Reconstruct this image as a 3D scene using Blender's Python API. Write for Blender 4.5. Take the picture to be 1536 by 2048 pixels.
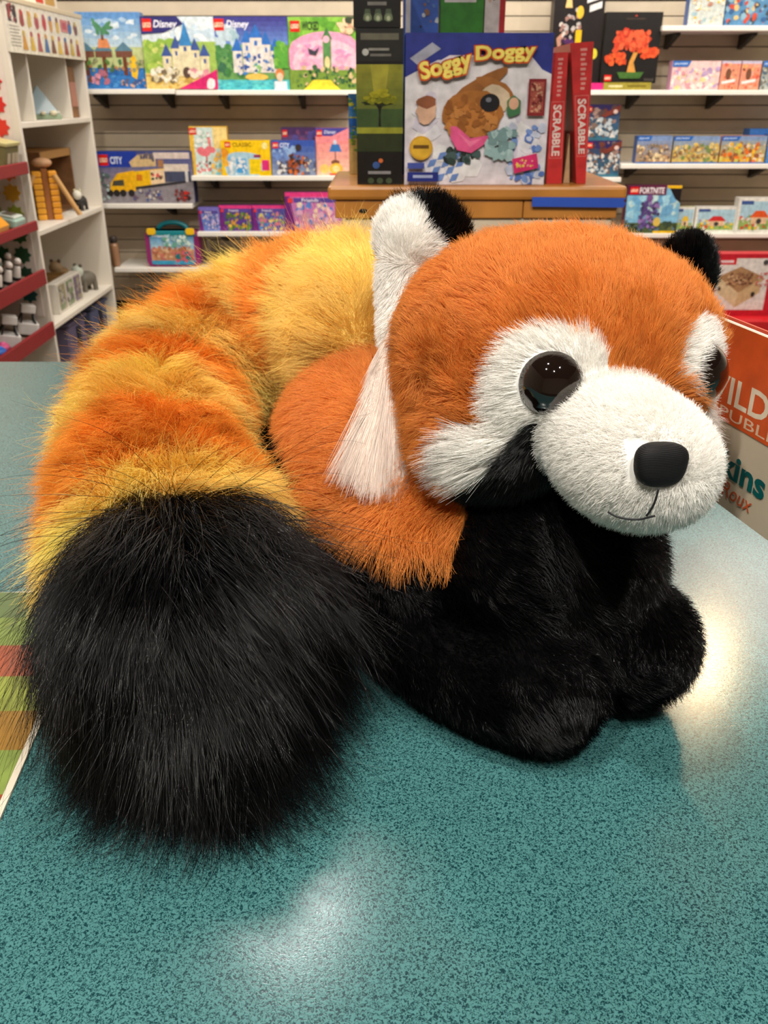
import bpy, bmesh, math, random
import numpy as np
from mathutils import Vector, Matrix, kdtree
from mathutils.bvhtree import BVHTree

for o in list(bpy.data.objects):
    bpy.data.objects.remove(o, do_unlink=True)
SC = bpy.context.scene
COL = SC.collection

# ------------------------------------------------------------------ camera
FPX = 1750.0                       # focal length in pixels of the 1536x2048 frame
PITCH = math.radians(25.5)
ZC = 0.95                          # height of the counter top
CAMZ = ZC + 0.35
CP, SP = math.cos(PITCH), math.sin(PITCH)
cd = bpy.data.cameras.new('camera')
cam = bpy.data.objects.new('camera', cd); COL.objects.link(cam)
cam.location = (0, 0, CAMZ)
cam.rotation_euler = (math.pi / 2 - PITCH, 0, 0)
cd.sensor_fit = 'VERTICAL'; cd.sensor_height = 36.0
cd.lens = FPX / 2048 * 36
cd.clip_start = 0.02
cd.dof.use_dof = True; cd.dof.focus_distance = 0.46; cd.dof.aperture_fstop = 22
SC.camera = cam

# ------------------------------------------------------------------ exposure, world, lights
vs = SC.view_settings
vs.view_transform = 'Standard'; vs.look = 'None'; vs.gamma = 1.0; vs.exposure = 0.0
vs.use_curve_mapping = False
W = bpy.data.worlds.new('world'); SC.world = W; W.use_nodes = True
W.node_tree.nodes['Background'].inputs[0].default_value = (1.0, 0.93, 0.84, 1)
W.node_tree.nodes['Background'].inputs[1].default_value = 0.32

def lamp(kind, loc, power, color=(1, .9, .78), size=None, size_y=None, target=None, radius=None, spot=None):
    l = bpy.data.lights.new('lamp', kind); l.energy = power; l.color = color
    if size is not None:
        l.shape = 'RECTANGLE'; l.size = size; l.size_y = size_y or size
    if radius is not None: l.shadow_soft_size = radius
    if spot is not None: l.spot_size = math.radians(spot); l.spot_blend = 0.5
    o = bpy.data.objects.new('ceiling_or_added_lamp', l); COL.objects.link(o)
    o.location = loc
    if target is not None:
        o.rotation_euler = (Vector(target) - Vector(loc)).to_track_quat('-Z', 'Y').to_euler()
    return o
CEIL = 2.95; YWALL = 5.4
WARM = (1, .74, .42); NEUT = (1, .93, .84)
# rows of fluorescent troffers over the sales floor
for (x, y) in ((-0.9, 3.35), (0.75, 3.35), (2.4, 3.35), (-0.9, 4.2), (0.75, 4.2), (2.4, 4.2)):
    lamp('AREA', (x, y, CEIL - .02), 23, NEUT, 1.5, 0.78)
# added unseen spots that brighten the slatwall below the shelves
for x in (-1.1, 0.5, 2.1):
    lamp('SPOT', (x, 2.75, 2.7), 62, NEUT, target=(x, YWALL, 1.0), radius=0.05, spot=95)
# the lamps above the counter and behind the photographer
for (x, y, p) in ((-0.55, -0.35, 16), (0.12, -0.75, 16), (0.65, -0.25, 14), (-0.25, 0.15, 13)):
    lamp('SPOT', (x, y, 2.65), p * 4.3, NEUT, target=(0.0, 0.55, ZC), radius=0.03, spot=75)
lamp('SPOT', (1.30, 2.94, 2.7), 30, WARM, target=(0.2, .6, ZC), radius=0.035, spot=110)
lamp('POINT', (-0.275, 1.88, 2.72), 30, (1, .97, .93), radius=0.07)

# ------------------------------------------------------------------ helpers
def lin(c):
    return tuple(((v / 255) / 12.92 if v <= 10.31 else ((v / 255 + .055) / 1.055) ** 2.4) for v in c)
def ray(px, py):
    x = (px - 768) / FPX; u = (1024 - py) / FPX
    return Vector((x, CP + u * SP, -SP + u * CP))
CAM = Vector((0, 0, CAMZ))
def at(px, py, Y):                 # the point seen at a photo pixel, at distance Y from the photographer
    d = ray(px, py); return CAM + d * (Y / d.y)
def atz(px, py, z):                # ... at height z above the floor
    d = ray(px, py); return CAM + d * ((z - CAMZ) / d.z)
def atx(px, py, X):
    d = ray(px, py); return CAM + d * (X / d.x)

MATS = {}
def pmat(name, col, rough=.5, spec=.5, noise=0., nscale=30., bump=0., coat=0., metal=0., attr=False, trans=0., emit=0.):
    if name in MATS: return MATS[name]
    m = bpy.data.materials.new(name); m.use_nodes = True
    nt = m.node_tree; b = nt.nodes['Principled BSDF']
    b.inputs['Roughness'].default_value = rough
    b.inputs['Specular IOR Level'].default_value = spec
    b.inputs['Metallic'].default_value = metal
    b.inputs['Coat Weight'].default_value = coat
    if trans: b.inputs['Transmission Weight'].default_value = trans
    c4 = (*lin(col), 1) if col else (1, 1, 1, 1)
    src = None
    if attr:
        a = nt.nodes.new('ShaderNodeAttribute'); a.attribute_name = 'col'; src = a.outputs['Color']
    tc = nt.nodes.new('ShaderNodeTexCoord')
    nz = nt.nodes.new('ShaderNodeTexNoise'); nz.inputs['Scale'].default_value = nscale; nz.inputs['Detail'].default_value = 4
    nt.links.new(tc.outputs['Object'], nz.inputs['Vector'])
    mx = nt.nodes.new('ShaderNodeMix'); mx.data_type = 'RGBA'; mx.blend_type = 'MULTIPLY'
    mx.inputs['Factor'].default_value = 1
    if src: nt.links.new(src, mx.inputs[6])
    else: mx.inputs[6].default_value = c4
    mr = nt.nodes.new('ShaderNodeMapRange'); mr.inputs['From Min'].default_value = .3; mr.inputs['From Max'].default_value = .7
    mr.inputs['To Min'].default_value = 1 - noise; mr.inputs['To Max'].default_value = 1 + noise * .5
    nt.links.new(nz.outputs['Fac'], mr.inputs['Value'])
    nt.links.new(mr.outputs['Result'], mx.inputs[7])
    nt.links.new(mx.outputs[2], b.inputs['Base Color'])
    if bump:
        bp = nt.nodes.new('ShaderNodeBump'); bp.inputs['Strength'].default_value = bump; bp.inputs['Distance'].default_value = .002
        nt.links.new(nz.outputs['Fac'], bp.inputs['Height']); nt.links.new(bp.outputs['Normal'], b.inputs['Normal'])
    if emit: 
        b.inputs['Emission Color'].default_value = c4; b.inputs['Emission Strength'].default_value = emit
    MATS[name] = m
    return m
def cmat(col, rough=.5, **k):      # a plain coloured material by its sRGB value
    return pmat('paint_%d_%d_%d_%d' % (*col, int(rough * 100)), col, rough, noise=.06, **k)

class MB:                          # mesh builder
    def __init__(s): s.v = []; s.f = []; s.c = []
    def add(s, vs_, fs, c=None):
        n = len(s.v); s.v += [tuple(v) for v in vs_]; s.f += [[i + n for i in f] for f in fs]
        s.c += [c or (1, 1, 1)] * len(vs_)
        return s
    def box(s, x0, x1, y0, y1, z0, z1, c=None):
        return s.add([(x0, y0, z0), (x1, y0, z0), (x1, y1, z0), (x0, y1, z0), (x0, y0, z1), (x1, y0, z1), (x1, y1, z1), (x0, y1, z1)],
                     [(0, 3, 2, 1), (4, 5, 6, 7), (0, 1, 5, 4), (1, 2, 6, 5), (2, 3, 7, 6), (3, 0, 4, 7)], c)
    def prism(s, pts, y0, y1, c=None):             # polygon in x,z (counter-clockwise seen from -y), pushed along y
        n = len(pts)
        return s.add([(x, y0, z) for x, z in pts] + [(x, y1, z) for x, z in pts],
                     [list(range(n)), list(range(2 * n - 1, n - 1, -1))] + [[i, i + n, (i + 1) % n + n, (i + 1) % n] for i in range(n)], c)
    def lathe(s, prof, cx=0, cy=0, n=16, c=None):  # (r, z) from bottom to top
        vs_ = []; fs = []
        for r, z in prof:
            vs_ += [(cx + r * math.cos(2 * math.pi * k / n), cy + r * math.sin(2 * math.pi * k / n), z) for k in range(n)]
        for i in range(len(prof) - 1):
            for k in range(n):
                fs.append([i * n + k, i * n + (k + 1) % n, (i + 1) * n + (k + 1) % n, (i + 1) * n + k])
        fs.append(list(range(n - 1, -1, -1))); m = (len(prof) - 1) * n; fs.append([m + k for k in range(n)])
        return s.add(vs_, fs, c)
    def tube(s, pts, r, n=8, c=None):
        pts = [Vector(p) for p in pts]; rr = r if isinstance(r, (list, tuple)) else [r] * len(pts)
        vs_ = []; fs = []; up = Vector((0, 0, 1))
        prev = None
        for i, p in enumerate(pts):
            t = (pts[min(i + 1, len(pts) - 1)] - pts[max(i - 1, 0)]).normalized()
            if prev is None:
                a = up if abs(t.z) < .9 else Vector((1, 0, 0)); e1 = t.cross(a).normalized()
            else:
                e1 = (prev - t * prev.dot(t)).normalized()
            prev = e1; e2 = t.cross(e1)
            for k in range(n):
                an = 2 * math.pi * k / n; vs_.append(p + (e1 * math.cos(an) + e2 * math.sin(an)) * rr[i])
        for i in range(len(pts) - 1):
            for k in range(n):
                fs.append([i * n + k, i * n + (k + 1) % n, (i + 1) * n + (k + 1) % n, (i + 1) * n + k])
        fs.append(list(range(n - 1, -1, -1))); m = (len(pts) - 1) * n; fs.append([m + k for k in range(n)])
        return s.add(vs_, fs, c)
    def ball(s, cen, rad, nu=14, nv=9, c=None):
        rx, ry, rz = rad if isinstance(rad, (list, tuple)) else (rad,) * 3
        vs_ = [(cen[0], cen[1], cen[2] - rz)]; fs = []
        for j in range(1, nv):
            th = math.pi * j / nv
            for k in range(nu):
                a = 2 * math.pi * k / nu
                vs_.append((cen[0] + rx * math.sin(th) * math.cos(a), cen[1] + ry * math.sin(th) * math.sin(a), cen[2] - rz * math.cos(th)))
        vs_.append((cen[0], cen[1], cen[2] + rz)); L = len(vs_) - 1
        for k in range(nu):
            fs.append([0, 1 + (k + 1) % nu, 1 + k]); b = 1 + (nv - 2) * nu
            fs.append([L, b + k, b + (k + 1) % nu])
        for j in range(nv - 2):
            for k in range(nu):
                a = 1 + j * nu
                fs.append([a + k, a + (k + 1) % nu, a + nu + (k + 1) % nu, a + nu + k])
        return s.add(vs_, fs, c)
    def mesh(s, name, smooth=False):
        m = bpy.data.meshes.new(name); m.from_pydata(s.v, [], s.f); m.update()
        a = m.attributes.new('col', 'FLOAT_COLOR', 'POINT')
        a.data.foreach_set('color', np.array([(*c[:3], 1) for c in s.c], dtype=np.float32).ravel())
        if smooth: m.polygons.foreach_set('use_smooth', [True] * len(m.polygons))
        return m
    def build(s, name, mat, parent=None, loc=(0, 0, 0), rot=(0, 0, 0), bevel=0, smooth=False):
        o = bpy.data.objects.new(name, s.mesh(name, smooth)); COL.objects.link(o)
        if mat: o.data.materials.append(mat)
        o.location = loc; o.rotation_euler = rot
        if parent: o.parent = parent
        if bevel:
            b = o.modifiers.new('bevel', 'BEVEL'); b.width = bevel; b.segments = 2; b.limit_method = 'ANGLE'; b.angle_limit = .6
        return o
def tag(o, label=None, cat=None, group=None, kind=None):
    for k, v in (('label', label), ('category', cat), ('group', group), ('kind', kind)):
        if v: o[k] = v
    return o
def thing(name, label, cat, loc=(0, 0, 0), rot=(0, 0, 0), group=None):
    o = bpy.data.objects.new(name, None); COL.objects.link(o); o.empty_display_size = .02
    o.location = loc; o.rotation_euler = rot
    return tag(o, label, cat, group)
def linkcopy(src, parent=None, loc=None, rot=None):
    c = src.copy(); COL.objects.link(c)
    if parent is not None: c.parent = parent
    if loc is not None: c.location = loc
    if rot is not None: c.rotation_euler = rot
    return c

# ------------------------------------------------------------------ the room
M_WALL = pmat('wall_paint', (214, 205, 190), .8, noise=.05, nscale=4)
M_CEIL = pmat('ceiling_tile', (225, 222, 214), .9, noise=.08, nscale=40)
M_SOFFIT = pmat('soffit_paint', (92, 88, 84), .8, noise=.05, nscale=6)
M_FLOOR = pmat('floor_vinyl', (120, 110, 100), .5, noise=.2, nscale=8)
YW = 5.4                           # the slatwall
XL = -1.93
def struct(name, mb, mat, **k):
    return tag(mb.build(name, mat, **k), kind='structure')
struct('floor', MB().box(XL - .1, 3.7, -2.6, YW + .1, -.1, 0), M_FLOOR)
struct('ceiling', MB().box(XL - .1, 3.7, -2.6, YW + .1, CEIL, CEIL + .1), M_CEIL)
struct('trim_1', MB().box(XL, 3.6, -2.5, 3.05, 2.78, CEIL), M_SOFFIT)      # dark soffit over the counter
wall_back = struct('wall_back', MB().box(XL - .1, 3.7, YW + .022, YW + .12, 0, CEIL), pmat('slat_backing', (40, 34, 29), .9, noise=.1))
struct('wall_left', MB().box(XL - .1, XL, -2.6, YW, 0, CEIL), M_WALL)
struct('wall_right', MB().box(3.6, 3.7, -2.6, YW, 0, CEIL), M_WALL)
struct('wall_front', MB().box(XL, 3.6, -2.6, -2.5, 0, CEIL), M_WALL)

# slats of the slatwall: each board its own piece, grooves open to the dark backing
M_SLAT = pmat('slat_laminate', (204, 188, 164), .55, noise=.10, nscale=9)
PITCHZ = .0725
zg = at(450, 209.6, YW).z
sl0 = MB().prism([(0, 0), (.0215, .0), (.0215, PITCHZ - .007), (.006, PITCHZ - .007), (0, PITCHZ - .014), (0, .0)][:5], 0, 3.55 - XL)
slmesh = None
k0 = -int((zg - .1) / PITCHZ); k1 = int((at(450, 6, YW).z - zg) / PITCHZ)
for k in range(k0, k1 + 1):
    if slmesh is None:
        sb = MB(); h = PITCHZ - .0045
        sb.box(XL + .005, 3.55, YW, YW + .0215, 0, h)
        s = sb.build('slat', M_SLAT, wall_back, (0, 0, zg + k * PITCHZ), bevel=.0025); slmesh = s
    else:
        linkcopy(slmesh, wall_back, (0, 0, zg + k * PITCHZ))
ztop = zg + (k1 + 1) * PITCHZ
struct('trim_2', MB().box(XL + .005, 3.55, YW - .012, YW + .02, ztop + .002, ztop + .09), pmat('dark_trim', (88, 66, 54), .6, noise=.1), bevel=.003)
struct('trim_3', MB().box(at(1102, 60, YW).x - .008, at(1102, 60, YW).x + .008, YW - .016, YW - .001, zg - .6, ztop), pmat('dark_trim', (88, 66, 54)), bevel=.002)
# ------------------------------------------------------------------ the counter
def counter_material():
    m = bpy.data.materials.new('teal_speckled_laminate'); m.use_nodes = True
    nt = m.node_tree; b = nt.nodes['Principled BSDF']
    tc = nt.nodes.new('ShaderNodeTexCoord')
    n1 = nt.nodes.new('ShaderNodeTexNoise'); n1.inputs['Scale'].default_value = 800; n1.inputs['Detail'].default_value = 1.5; n1.inputs['Distortion'].default_value = 1.2
    n2 = nt.nodes.new('ShaderNodeTexNoise'); n2.inputs['Scale'].default_value = 9; n2.inputs['Detail'].default_value = 3
    for n in (n1, n2): nt.links.new(tc.outputs['Object'], n.inputs['Vector'])
    r = nt.nodes.new('ShaderNodeValToRGB')
    e = r.color_ramp.elements
    e[0].position = .38; e[0].color = (*lin((16, 52, 58)), 1)
    e[1].position = .56; e[1].color = (*lin((74, 124, 124)), 1)
    nt.links.new(n1.outputs['Fac'], r.inputs['Fac'])
    mx = nt.nodes.new('ShaderNodeMix'); mx.data_type = 'RGBA'; mx.blend_type = 'MULTIPLY'; mx.inputs['Factor'].default_value = 1
    mr = nt.nodes.new('ShaderNodeMapRange'); mr.inputs['To Min'].default_value = .85; mr.inputs['To Max'].default_value = 1.15
    nt.links.new(n2.outputs['Fac'], mr.inputs['Value']); nt.links.new(r.outputs['Color'], mx.inputs[6]); nt.links.new(mr.outputs['Result'], mx.inputs[7])
    nt.links.new(mx.outputs[2], b.inputs['Base Color'])
    b.inputs['Roughness'].default_value = .18; b.inputs['IOR'].default_value = 1.55
    bp = nt.nodes.new('ShaderNodeBump'); bp.inputs['Strength'].default_value = .05; bp.inputs['Distance'].default_value = .0006
    nt.links.new(n1.outputs['Fac'], bp.inputs['Height']); nt.links.new(bp.outputs['Normal'], b.inputs['Normal'])
    return m
YEDGE = atz(30, 722, ZC).y
ctr = thing('shop_counter', 'long shop counter with a teal speckled laminate top under the plush toy', 'counter', (0, .7, 0))
MB().box(-1.0, 1.3, .03 - .7, YEDGE - .7, ZC - .035, ZC).build('counter_top', counter_material(), ctr, bevel=.004)
MB().box(-.97, 1.27, .08 - .7, YEDGE - .05 - .7, .0, ZC - .0355).build('counter_body', pmat('counter_wood', (120, 92, 66), .5, noise=.2, nscale=14), ctr)

# ------------------------------------------------------------------ the plush red panda
RNG = np.random.default_rng(7)
def nrm(a): return a / np.maximum(np.linalg.norm(a, axis=-1, keepdims=True), 1e-9)
def mesh_np(m):
    v = np.empty(len(m.vertices) * 3, np.float32); m.vertices.foreach_get('co', v); v = v.reshape(-1, 3).astype(float)
    m.calc_loop_triangles(); t = np.empty(len(m.loop_triangles) * 3, np.int32); m.loop_triangles.foreach_get('vertices', t)
    return v, t.reshape(-1, 3)
def vnormals(v, t):
    fn = np.cross(v[t[:, 1]] - v[t[:, 0]], v[t[:, 2]] - v[t[:, 0]]); n = np.zeros_like(v)
    for k in range(3): np.add.at(n, t[:, k], fn)
    return nrm(n)
def ell(c, R, rad, nu=40, nv=24, p=2.0, deform=None):      # ellipsoid (superellipsoid for p > 2) in the frame R (columns)
    mb = MB().ball((0, 0, 0), 1, nu, nv); v = np.array(mb.v)
    if p != 2: v = v / (np.sum(np.abs(v) ** p, axis=1, keepdims=True) ** (1 / p))
    if deform is not None: v = deform(v)
    v = (v * np.array(rad)) @ np.array(R).T + np.array(c)
    return v, mb.f
def catmull(P, n):
    P = np.array(P, float); out = []
    Q = np.vstack([2 * P[0] - P[1], P, 2 * P[-1] - P[-2]])
    for i in range(1, len(Q) - 2):
        for s in np.linspace(0, 1, n, endpoint=False):
            a, b, c, d = Q[i - 1], Q[i], Q[i + 1], Q[i + 2]
            out.append(.5 * (2 * b + (c - a) * s + (2 * a - 5 * b + 4 * c - d) * s * s + (3 * b - a - 3 * c + d) * s ** 3))
    out.append(P[-1]); return np.array(out)
def limb(path, n=6, sides=24, flat=1.0):       # path rows x,y,z,r; rounded ends
    C = catmull(path, n); P = C[:, :3]; R = C[:, 3]
    d = nrm(np.diff(P, axis=0)); a0, a1 = d[0], d[-1]
    pre = []; post = []
    for s in (85, 65, 45, 22):
        pre.append((P[0] - a0 * R[0] * math.sin(math.radians(s)), R[0] * math.cos(math.radians(s))))
    for s in (22, 45, 65, 85):
        post.append((P[-1] + a1 * R[-1] * math.sin(math.radians(s)), R[-1] * math.cos(math.radians(s))))
    pts = [p for p, r in pre] + list(P) + [p for p, r in post]
    rs = [r for p, r in pre] + list(R) + [r for p, r in post]
    mb = MB().tube(pts, [float(r) for r in rs], sides)
    v = np.array(mb.v)
    return v, mb.f, C
def remesh(shapes, voxel, smooth, name):
    mb = MB()
    for v, f in shapes: mb.add(v, f)
    o = mb.build('tmp', None)
    r = o.modifiers.new('r', 'REMESH'); r.mode = 'VOXEL'; r.voxel_size = voxel; r.use_smooth_shade = True
    if smooth:
        s = o.modifiers.new('s', 'SMOOTH'); s.iterations = smooth; s.factor = .5
    dg = bpy.context.evaluated_depsgraph_get()
    m = bpy.data.meshes.new_from_object(o.evaluated_get(dg)); m.name = name
    bpy.data.objects.remove(o, do_unlink=True)
    return m
def sample(v, t, n):
    a, b, c = v[t[:, 0]], v[t[:, 1]], v[t[:, 2]]
    ar = np.linalg.norm(np.cross(b - a, c - a), axis=1)
    k = RNG.choice(len(t), n, p=ar / ar.sum())
    r1 = np.sqrt(RNG.random(n)); r2 = RNG.random(n)
    w = np.stack([1 - r1, r1 * (1 - r2), r1 * r2], 1)
    vn = vnormals(v, t)
    P = np.einsum('nk,nkd->nd', w, v[t[k]]); N = nrm(np.einsum('nk,nkd->nd', w, vn[t[k]]))
    return P, N
def vnoise(P, scale, seed=0):                  # smooth vector noise from a few sines
    r = np.random.default_rng(seed); out = np.zeros_like(P)
    for k in range(5):
        K = r.normal(size=(3, 3)) * scale; ph = r.random(3) * 6.28
        out += np.sin(P @ K.T + ph)
    return out / 2.2
def fur_material(name, rough=.45, spec=.35, trans=.25, root=.55, sheen=.0):
    m = bpy.data.materials.new(name); m.use_nodes = True; nt = m.node_tree
    b = nt.nodes['Principled BSDF']; out = nt.nodes['Material Output']
    a = nt.nodes.new('ShaderNodeAttribute'); a.attribute_name = 'col'
    hi = nt.nodes.new('ShaderNodeHairInfo')
    mr = nt.nodes.new('ShaderNodeMapRange'); mr.inputs['To Min'].default_value = .82; mr.inputs['To Max'].default_value = 1.14
    nt.links.new(hi.outputs['Random'], mr.inputs['Value'])
    mx = nt.nodes.new('ShaderNodeMix'); mx.data_type = 'RGBA'; mx.blend_type = 'MULTIPLY'; mx.inputs['Factor'].default_value = 1
    nt.links.new(a.outputs['Color'], mx.inputs[6]); nt.links.new(mr.outputs['Result'], mx.inputs[7])
    nt.links.new(mx.outputs[2], b.inputs['Base Color'])
    b.inputs['Roughness'].default_value = rough; b.inputs['Specular IOR Level'].default_value = spec
    tr = nt.nodes.new('ShaderNodeBsdfTranslucent'); nt.links.new(mx.outputs[2], tr.inputs['Color'])
    ms = nt.nodes.new('ShaderNodeMixShader'); ms.inputs[0].default_value = trans
    nt.links.new(b.outputs[0], ms.inputs[1]); nt.links.new(tr.outputs[0], ms.inputs[2]); nt.links.new(ms.outputs[0], out.inputs['Surface'])
    return m
M_FUR = fur_material('plush_fur')
M_BLACKFUR = fur_material('black_plush_fur', .2, .36, .02)
M_SKIN = pmat('plush_backing', None, .9, .1, attr=True)
ROOT_LOC = Vector((0.03, .56, ZC))
panda = thing('plush_red_panda', 'orange, black and white plush red panda with a striped tail on the teal counter', 'plush toy', ROOT_LOC)
def put_mesh(m, name, parent, mat, col=None):
    m.transform(Matrix.Translation(-ROOT_LOC))
    m.polygons.foreach_set('use_smooth', [True] * len(m.polygons))
    m.materials.clear(); m.materials.append(mat)
    if col is not None:
        a = m.attributes.get('col') or m.attributes.new('col', 'FLOAT_COLOR', 'POINT')
        a.data.foreach_set('color', np.hstack([col, np.ones((len(col), 1))]).astype(np.float32).ravel())
    o = bpy.data.objects.new(name, m); COL.objects.link(o); o.parent = parent
    return o
def grow(name, parent, P, N, col, L, flow, lift=.5, droop=.2, jit=.15, clump=.4, guides=.05, rad=.00016, npts=6, mat=None, wave=.0, curl=0., zmin=None, lvar=(.72, .4), seedn=3, nsc=60., namp=.35):
    n = len(P)
    L = np.broadcast_to(np.asarray(L, float), (n,)) * (lvar[0] + lvar[1] * RNG.random(n))
    flow = flow - N * np.sum(flow * N, 1, keepdims=True)
    flow = nrm(flow) if np.all(np.linalg.norm(flow, axis=1) > 1e-6) else nrm(flow + 1e-6)
    nz = vnoise(P, nsc, seedn); nz -= N * np.sum(nz * N, 1, keepdims=True)
    fl = nrm(flow + nz * namp + RNG.normal(size=(n, 3)) * jit)
    lift = np.broadcast_to(np.asarray(lift, float), (n,))[:, None]
    d0 = nrm(N * lift + fl * (1 - lift))
    g = np.array([0, 0, -1.0])
    droop = np.broadcast_to(np.asarray(droop, float), (n,))[:, None]
    d1 = nrm(fl * (1 - .6 * lift) + N * (.12 + .45 * lift) + g * droop + RNG.normal(size=(n, 3)) * jit)
    t = np.linspace(0, 1, npts)[None, :, None]
    S = P[:, None, :] - N[:, None, :] * .0008 + L[:, None, None] * (d0[:, None, :] * (t - t * t / 2) + d1[:, None, :] * (t * t / 2))
    if clump > 0:
        ng = max(8, int(n * guides)); gi = RNG.choice(n, ng, replace=False)
        kd = kdtree.KDTree(ng)
        for i, j in enumerate(gi): kd.insert(P[j], i)
        kd.balance()
        near = np.fromiter((gi[kd.find(p)[1]] for p in P), int, n)
        cl = (clump * RNG.random(n) ** .5)[:, None, None] * t ** 1.3
        off = (P - P[near])[:, None, :] * (1 - .55 * t)
        S = S * (1 - cl) + (S[near] + off) * cl
    if wave:
        w = RNG.normal(size=(n, 1, 3)); S = S + w * wave * L[:, None, None] * np.sin(t * 5 + RNG.random((n, 1, 1)) * 6) * t
    zmin = ZC + .0006 if zmin is None else zmin
    S[..., 2] = np.maximum(S[..., 2], zmin + RNG.random((n, 1)) * .004)
    S = S - np.array(ROOT_LOC)
    c = bpy.data.hair_curves.new(name)
    c.add_curves([npts] * n)
    c.attributes['position'].data.foreach_set('vector', S.astype(np.float32).ravel())
    ra = c.attributes.get('radius') or c.attributes.new('radius', 'FLOAT', 'POINT')
    tp = np.linspace(0, 1, npts); prof = rad * (1 - .8 * tp ** 1.5)
    ra.data.foreach_set('value', np.tile(prof, n).astype(np.float32))
    ca = c.attributes.new('col', 'FLOAT_COLOR', 'CURVE')
    ca.data.foreach_set('color', np.hstack([np.broadcast_to(col, (n, 3)), np.ones((n, 1))]).astype(np.float32).ravel())
    c.materials.append(mat or M_FUR)
    o = bpy.data.objects.new(name, c); COL.objects.link(o); o.parent = parent
    return o

C_OR = np.array(lin((230, 146, 66))); C_ORD = np.array(lin((196, 88, 22)))
C_TO = np.array(lin((248, 166, 62))); C_TY = np.array(lin((255, 218, 118)))
C_WH = np.array(lin((252, 250, 245))); C_PK = np.array(lin((253, 240, 230))); C_BK = np.array(lin((8, 8, 9)))
DENS = 1.0

# head frame: ex to the viewer's right, ef forward out of the face, ez up
ef = np.array([.372, -.912, -.10]); ef /= np.linalg.norm(ef)
ez = np.array([.06, 0, 1.0]); ez = ez - ef * ez.dot(ef); ez /= np.linalg.norm(ez)
ex = np.cross(ez, ef)
HR = np.stack([ex, ef, ez], 1)
HC = np.array(at(1108, 722, .507))
MC = np.array(at(1258, 905, .405))
def loc(P): return (P - HC) @ HR              # head-local coordinates
def skull_def(v):
    v = v.copy(); v[:, 2] *= np.where(v[:, 2] > 0, 1.0, .95); return v
cheekL = HC + HR @ np.array([-.048, .02, -.030]); cheekR = HC + HR @ np.array([.048, .02, -.030])
hm = remesh([ell(HC, HR, (.094, .082, .072), p=2.25, deform=skull_def), ell(cheekL, HR, (.045, .05, .042)), ell(cheekR, HR, (.045, .05, .042)),
             ell(HC + HR @ np.array([-.036, .052, .012]), HR, (.03, .028, .03)), ell(HC + HR @ np.array([.036, .052, .012]), HR, (.03, .028, .03)),
             ell(MC, HR, (.0362, .047, .0318), p=2.2)], .0042, 4, 'head')
hv, ht = mesh_np(hm)
HB = BVHTree.FromPolygons([tuple(p) for p in hv], [tuple(int(i) for i in q) for q in ht])
def hit(px, py, bv=None):
    r = (bv or HB).ray_cast(CAM, ray(px, py).normalized())
    return np.array(r[0]) if r[0] is not None else None
def azel(P):
    q = loc(np.atleast_2d(P)); return np.stack([np.arctan2(q[:, 0], q[:, 1]), np.arctan2(q[:, 2], np.hypot(q[:, 0], q[:, 1]))], 1)
def chart(pix):                                # outline of a patch, in azimuth and elevation on the head
    return np.array([azel(h)[0] for h in (hit(*p) for p in pix) if h is not None])
def inside(A, poly):
    x, y = A[:, 0], A[:, 1]; r = np.zeros(len(A), bool); n = len(poly)
    for i in range(n):
        x0, y0 = poly[i]; x1, y1 = poly[(i + 1) % n]
        c = ((y0 > y) != (y1 > y)) & (x < (x1 - x0) * (y - y0) / (y1 - y0 + 1e-12) + x0); r ^= c
    return r
PW = chart([(1000, 690), (1045, 660), (1110, 650), (1170, 662), (1212, 700), (1212, 740), (1240, 775), (1230, 830), (1140, 850), (1062, 845), (1035, 875), (1000, 925), (952, 975), (938, 1030), (905, 1005), (888, 955), (885, 905), (925, 860), (968, 850), (965, 760)])
PB = chart([(1062, 835), (1140, 845), (1180, 900), (1180, 1010), (1165, 1060), (1100, 1068), (1000, 1068), (935, 1040), (952, 975), (1008, 922), (1040, 870)])
PS = chart([(782, 520), (840, 520), (815, 560), (800, 620), (795, 680), (780, 690), (770, 600)])
def head_cols(P):
    A = azel(P); A2 = A.copy(); A2[:, 0] = -A2[:, 0]
    wob = vnoise(P, 260., 5)[:, :2] * .012
    A = A + wob; A2 = A2 + wob
    q = loc(P); c = np.tile(C_OR, (len(P), 1)); kind = np.zeros(len(P), int)
    kind[(q[:, 2] < -.012) & (np.abs(A[:, 0]) < .95) & (q[:, 1] > .02)] = 2; kind[(q[:, 2] < -.036) & (q[:, 1] > .0) & (np.abs(q[:, 0]) < .075)] = 2; kind[(q[:, 2] < -.058) & (q[:, 1] > -.04)] = 2
    for a in (A, A2):
        kind[inside(a, PB)] = 2; kind[inside(a, PW)] = 1
    kind[(A[:, 0] > .62) & (A[:, 0] < 1.55) & (A[:, 1] < .20 - .12 * (A[:, 0] - .62)) & (A[:, 1] > -.7)] = 1
    m = (P - MC) @ HR; mu = (np.abs(m[:, 0] / .0405) ** 2.2 + np.abs(m[:, 1] / .05) ** 2.2 + np.abs(m[:, 2] / .036) ** 2.2) < 1.0
    mu &= q[:, 1] > .05
    kind[mu] = 3
    c[kind == 1] = C_WH; c[kind == 3] = C_WH; c[kind == 2] = C_BK
    return c, kind
vc, vk = head_cols(hv)
head = put_mesh(hm, 'head', panda, M_SKIN, vc * .8)

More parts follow.
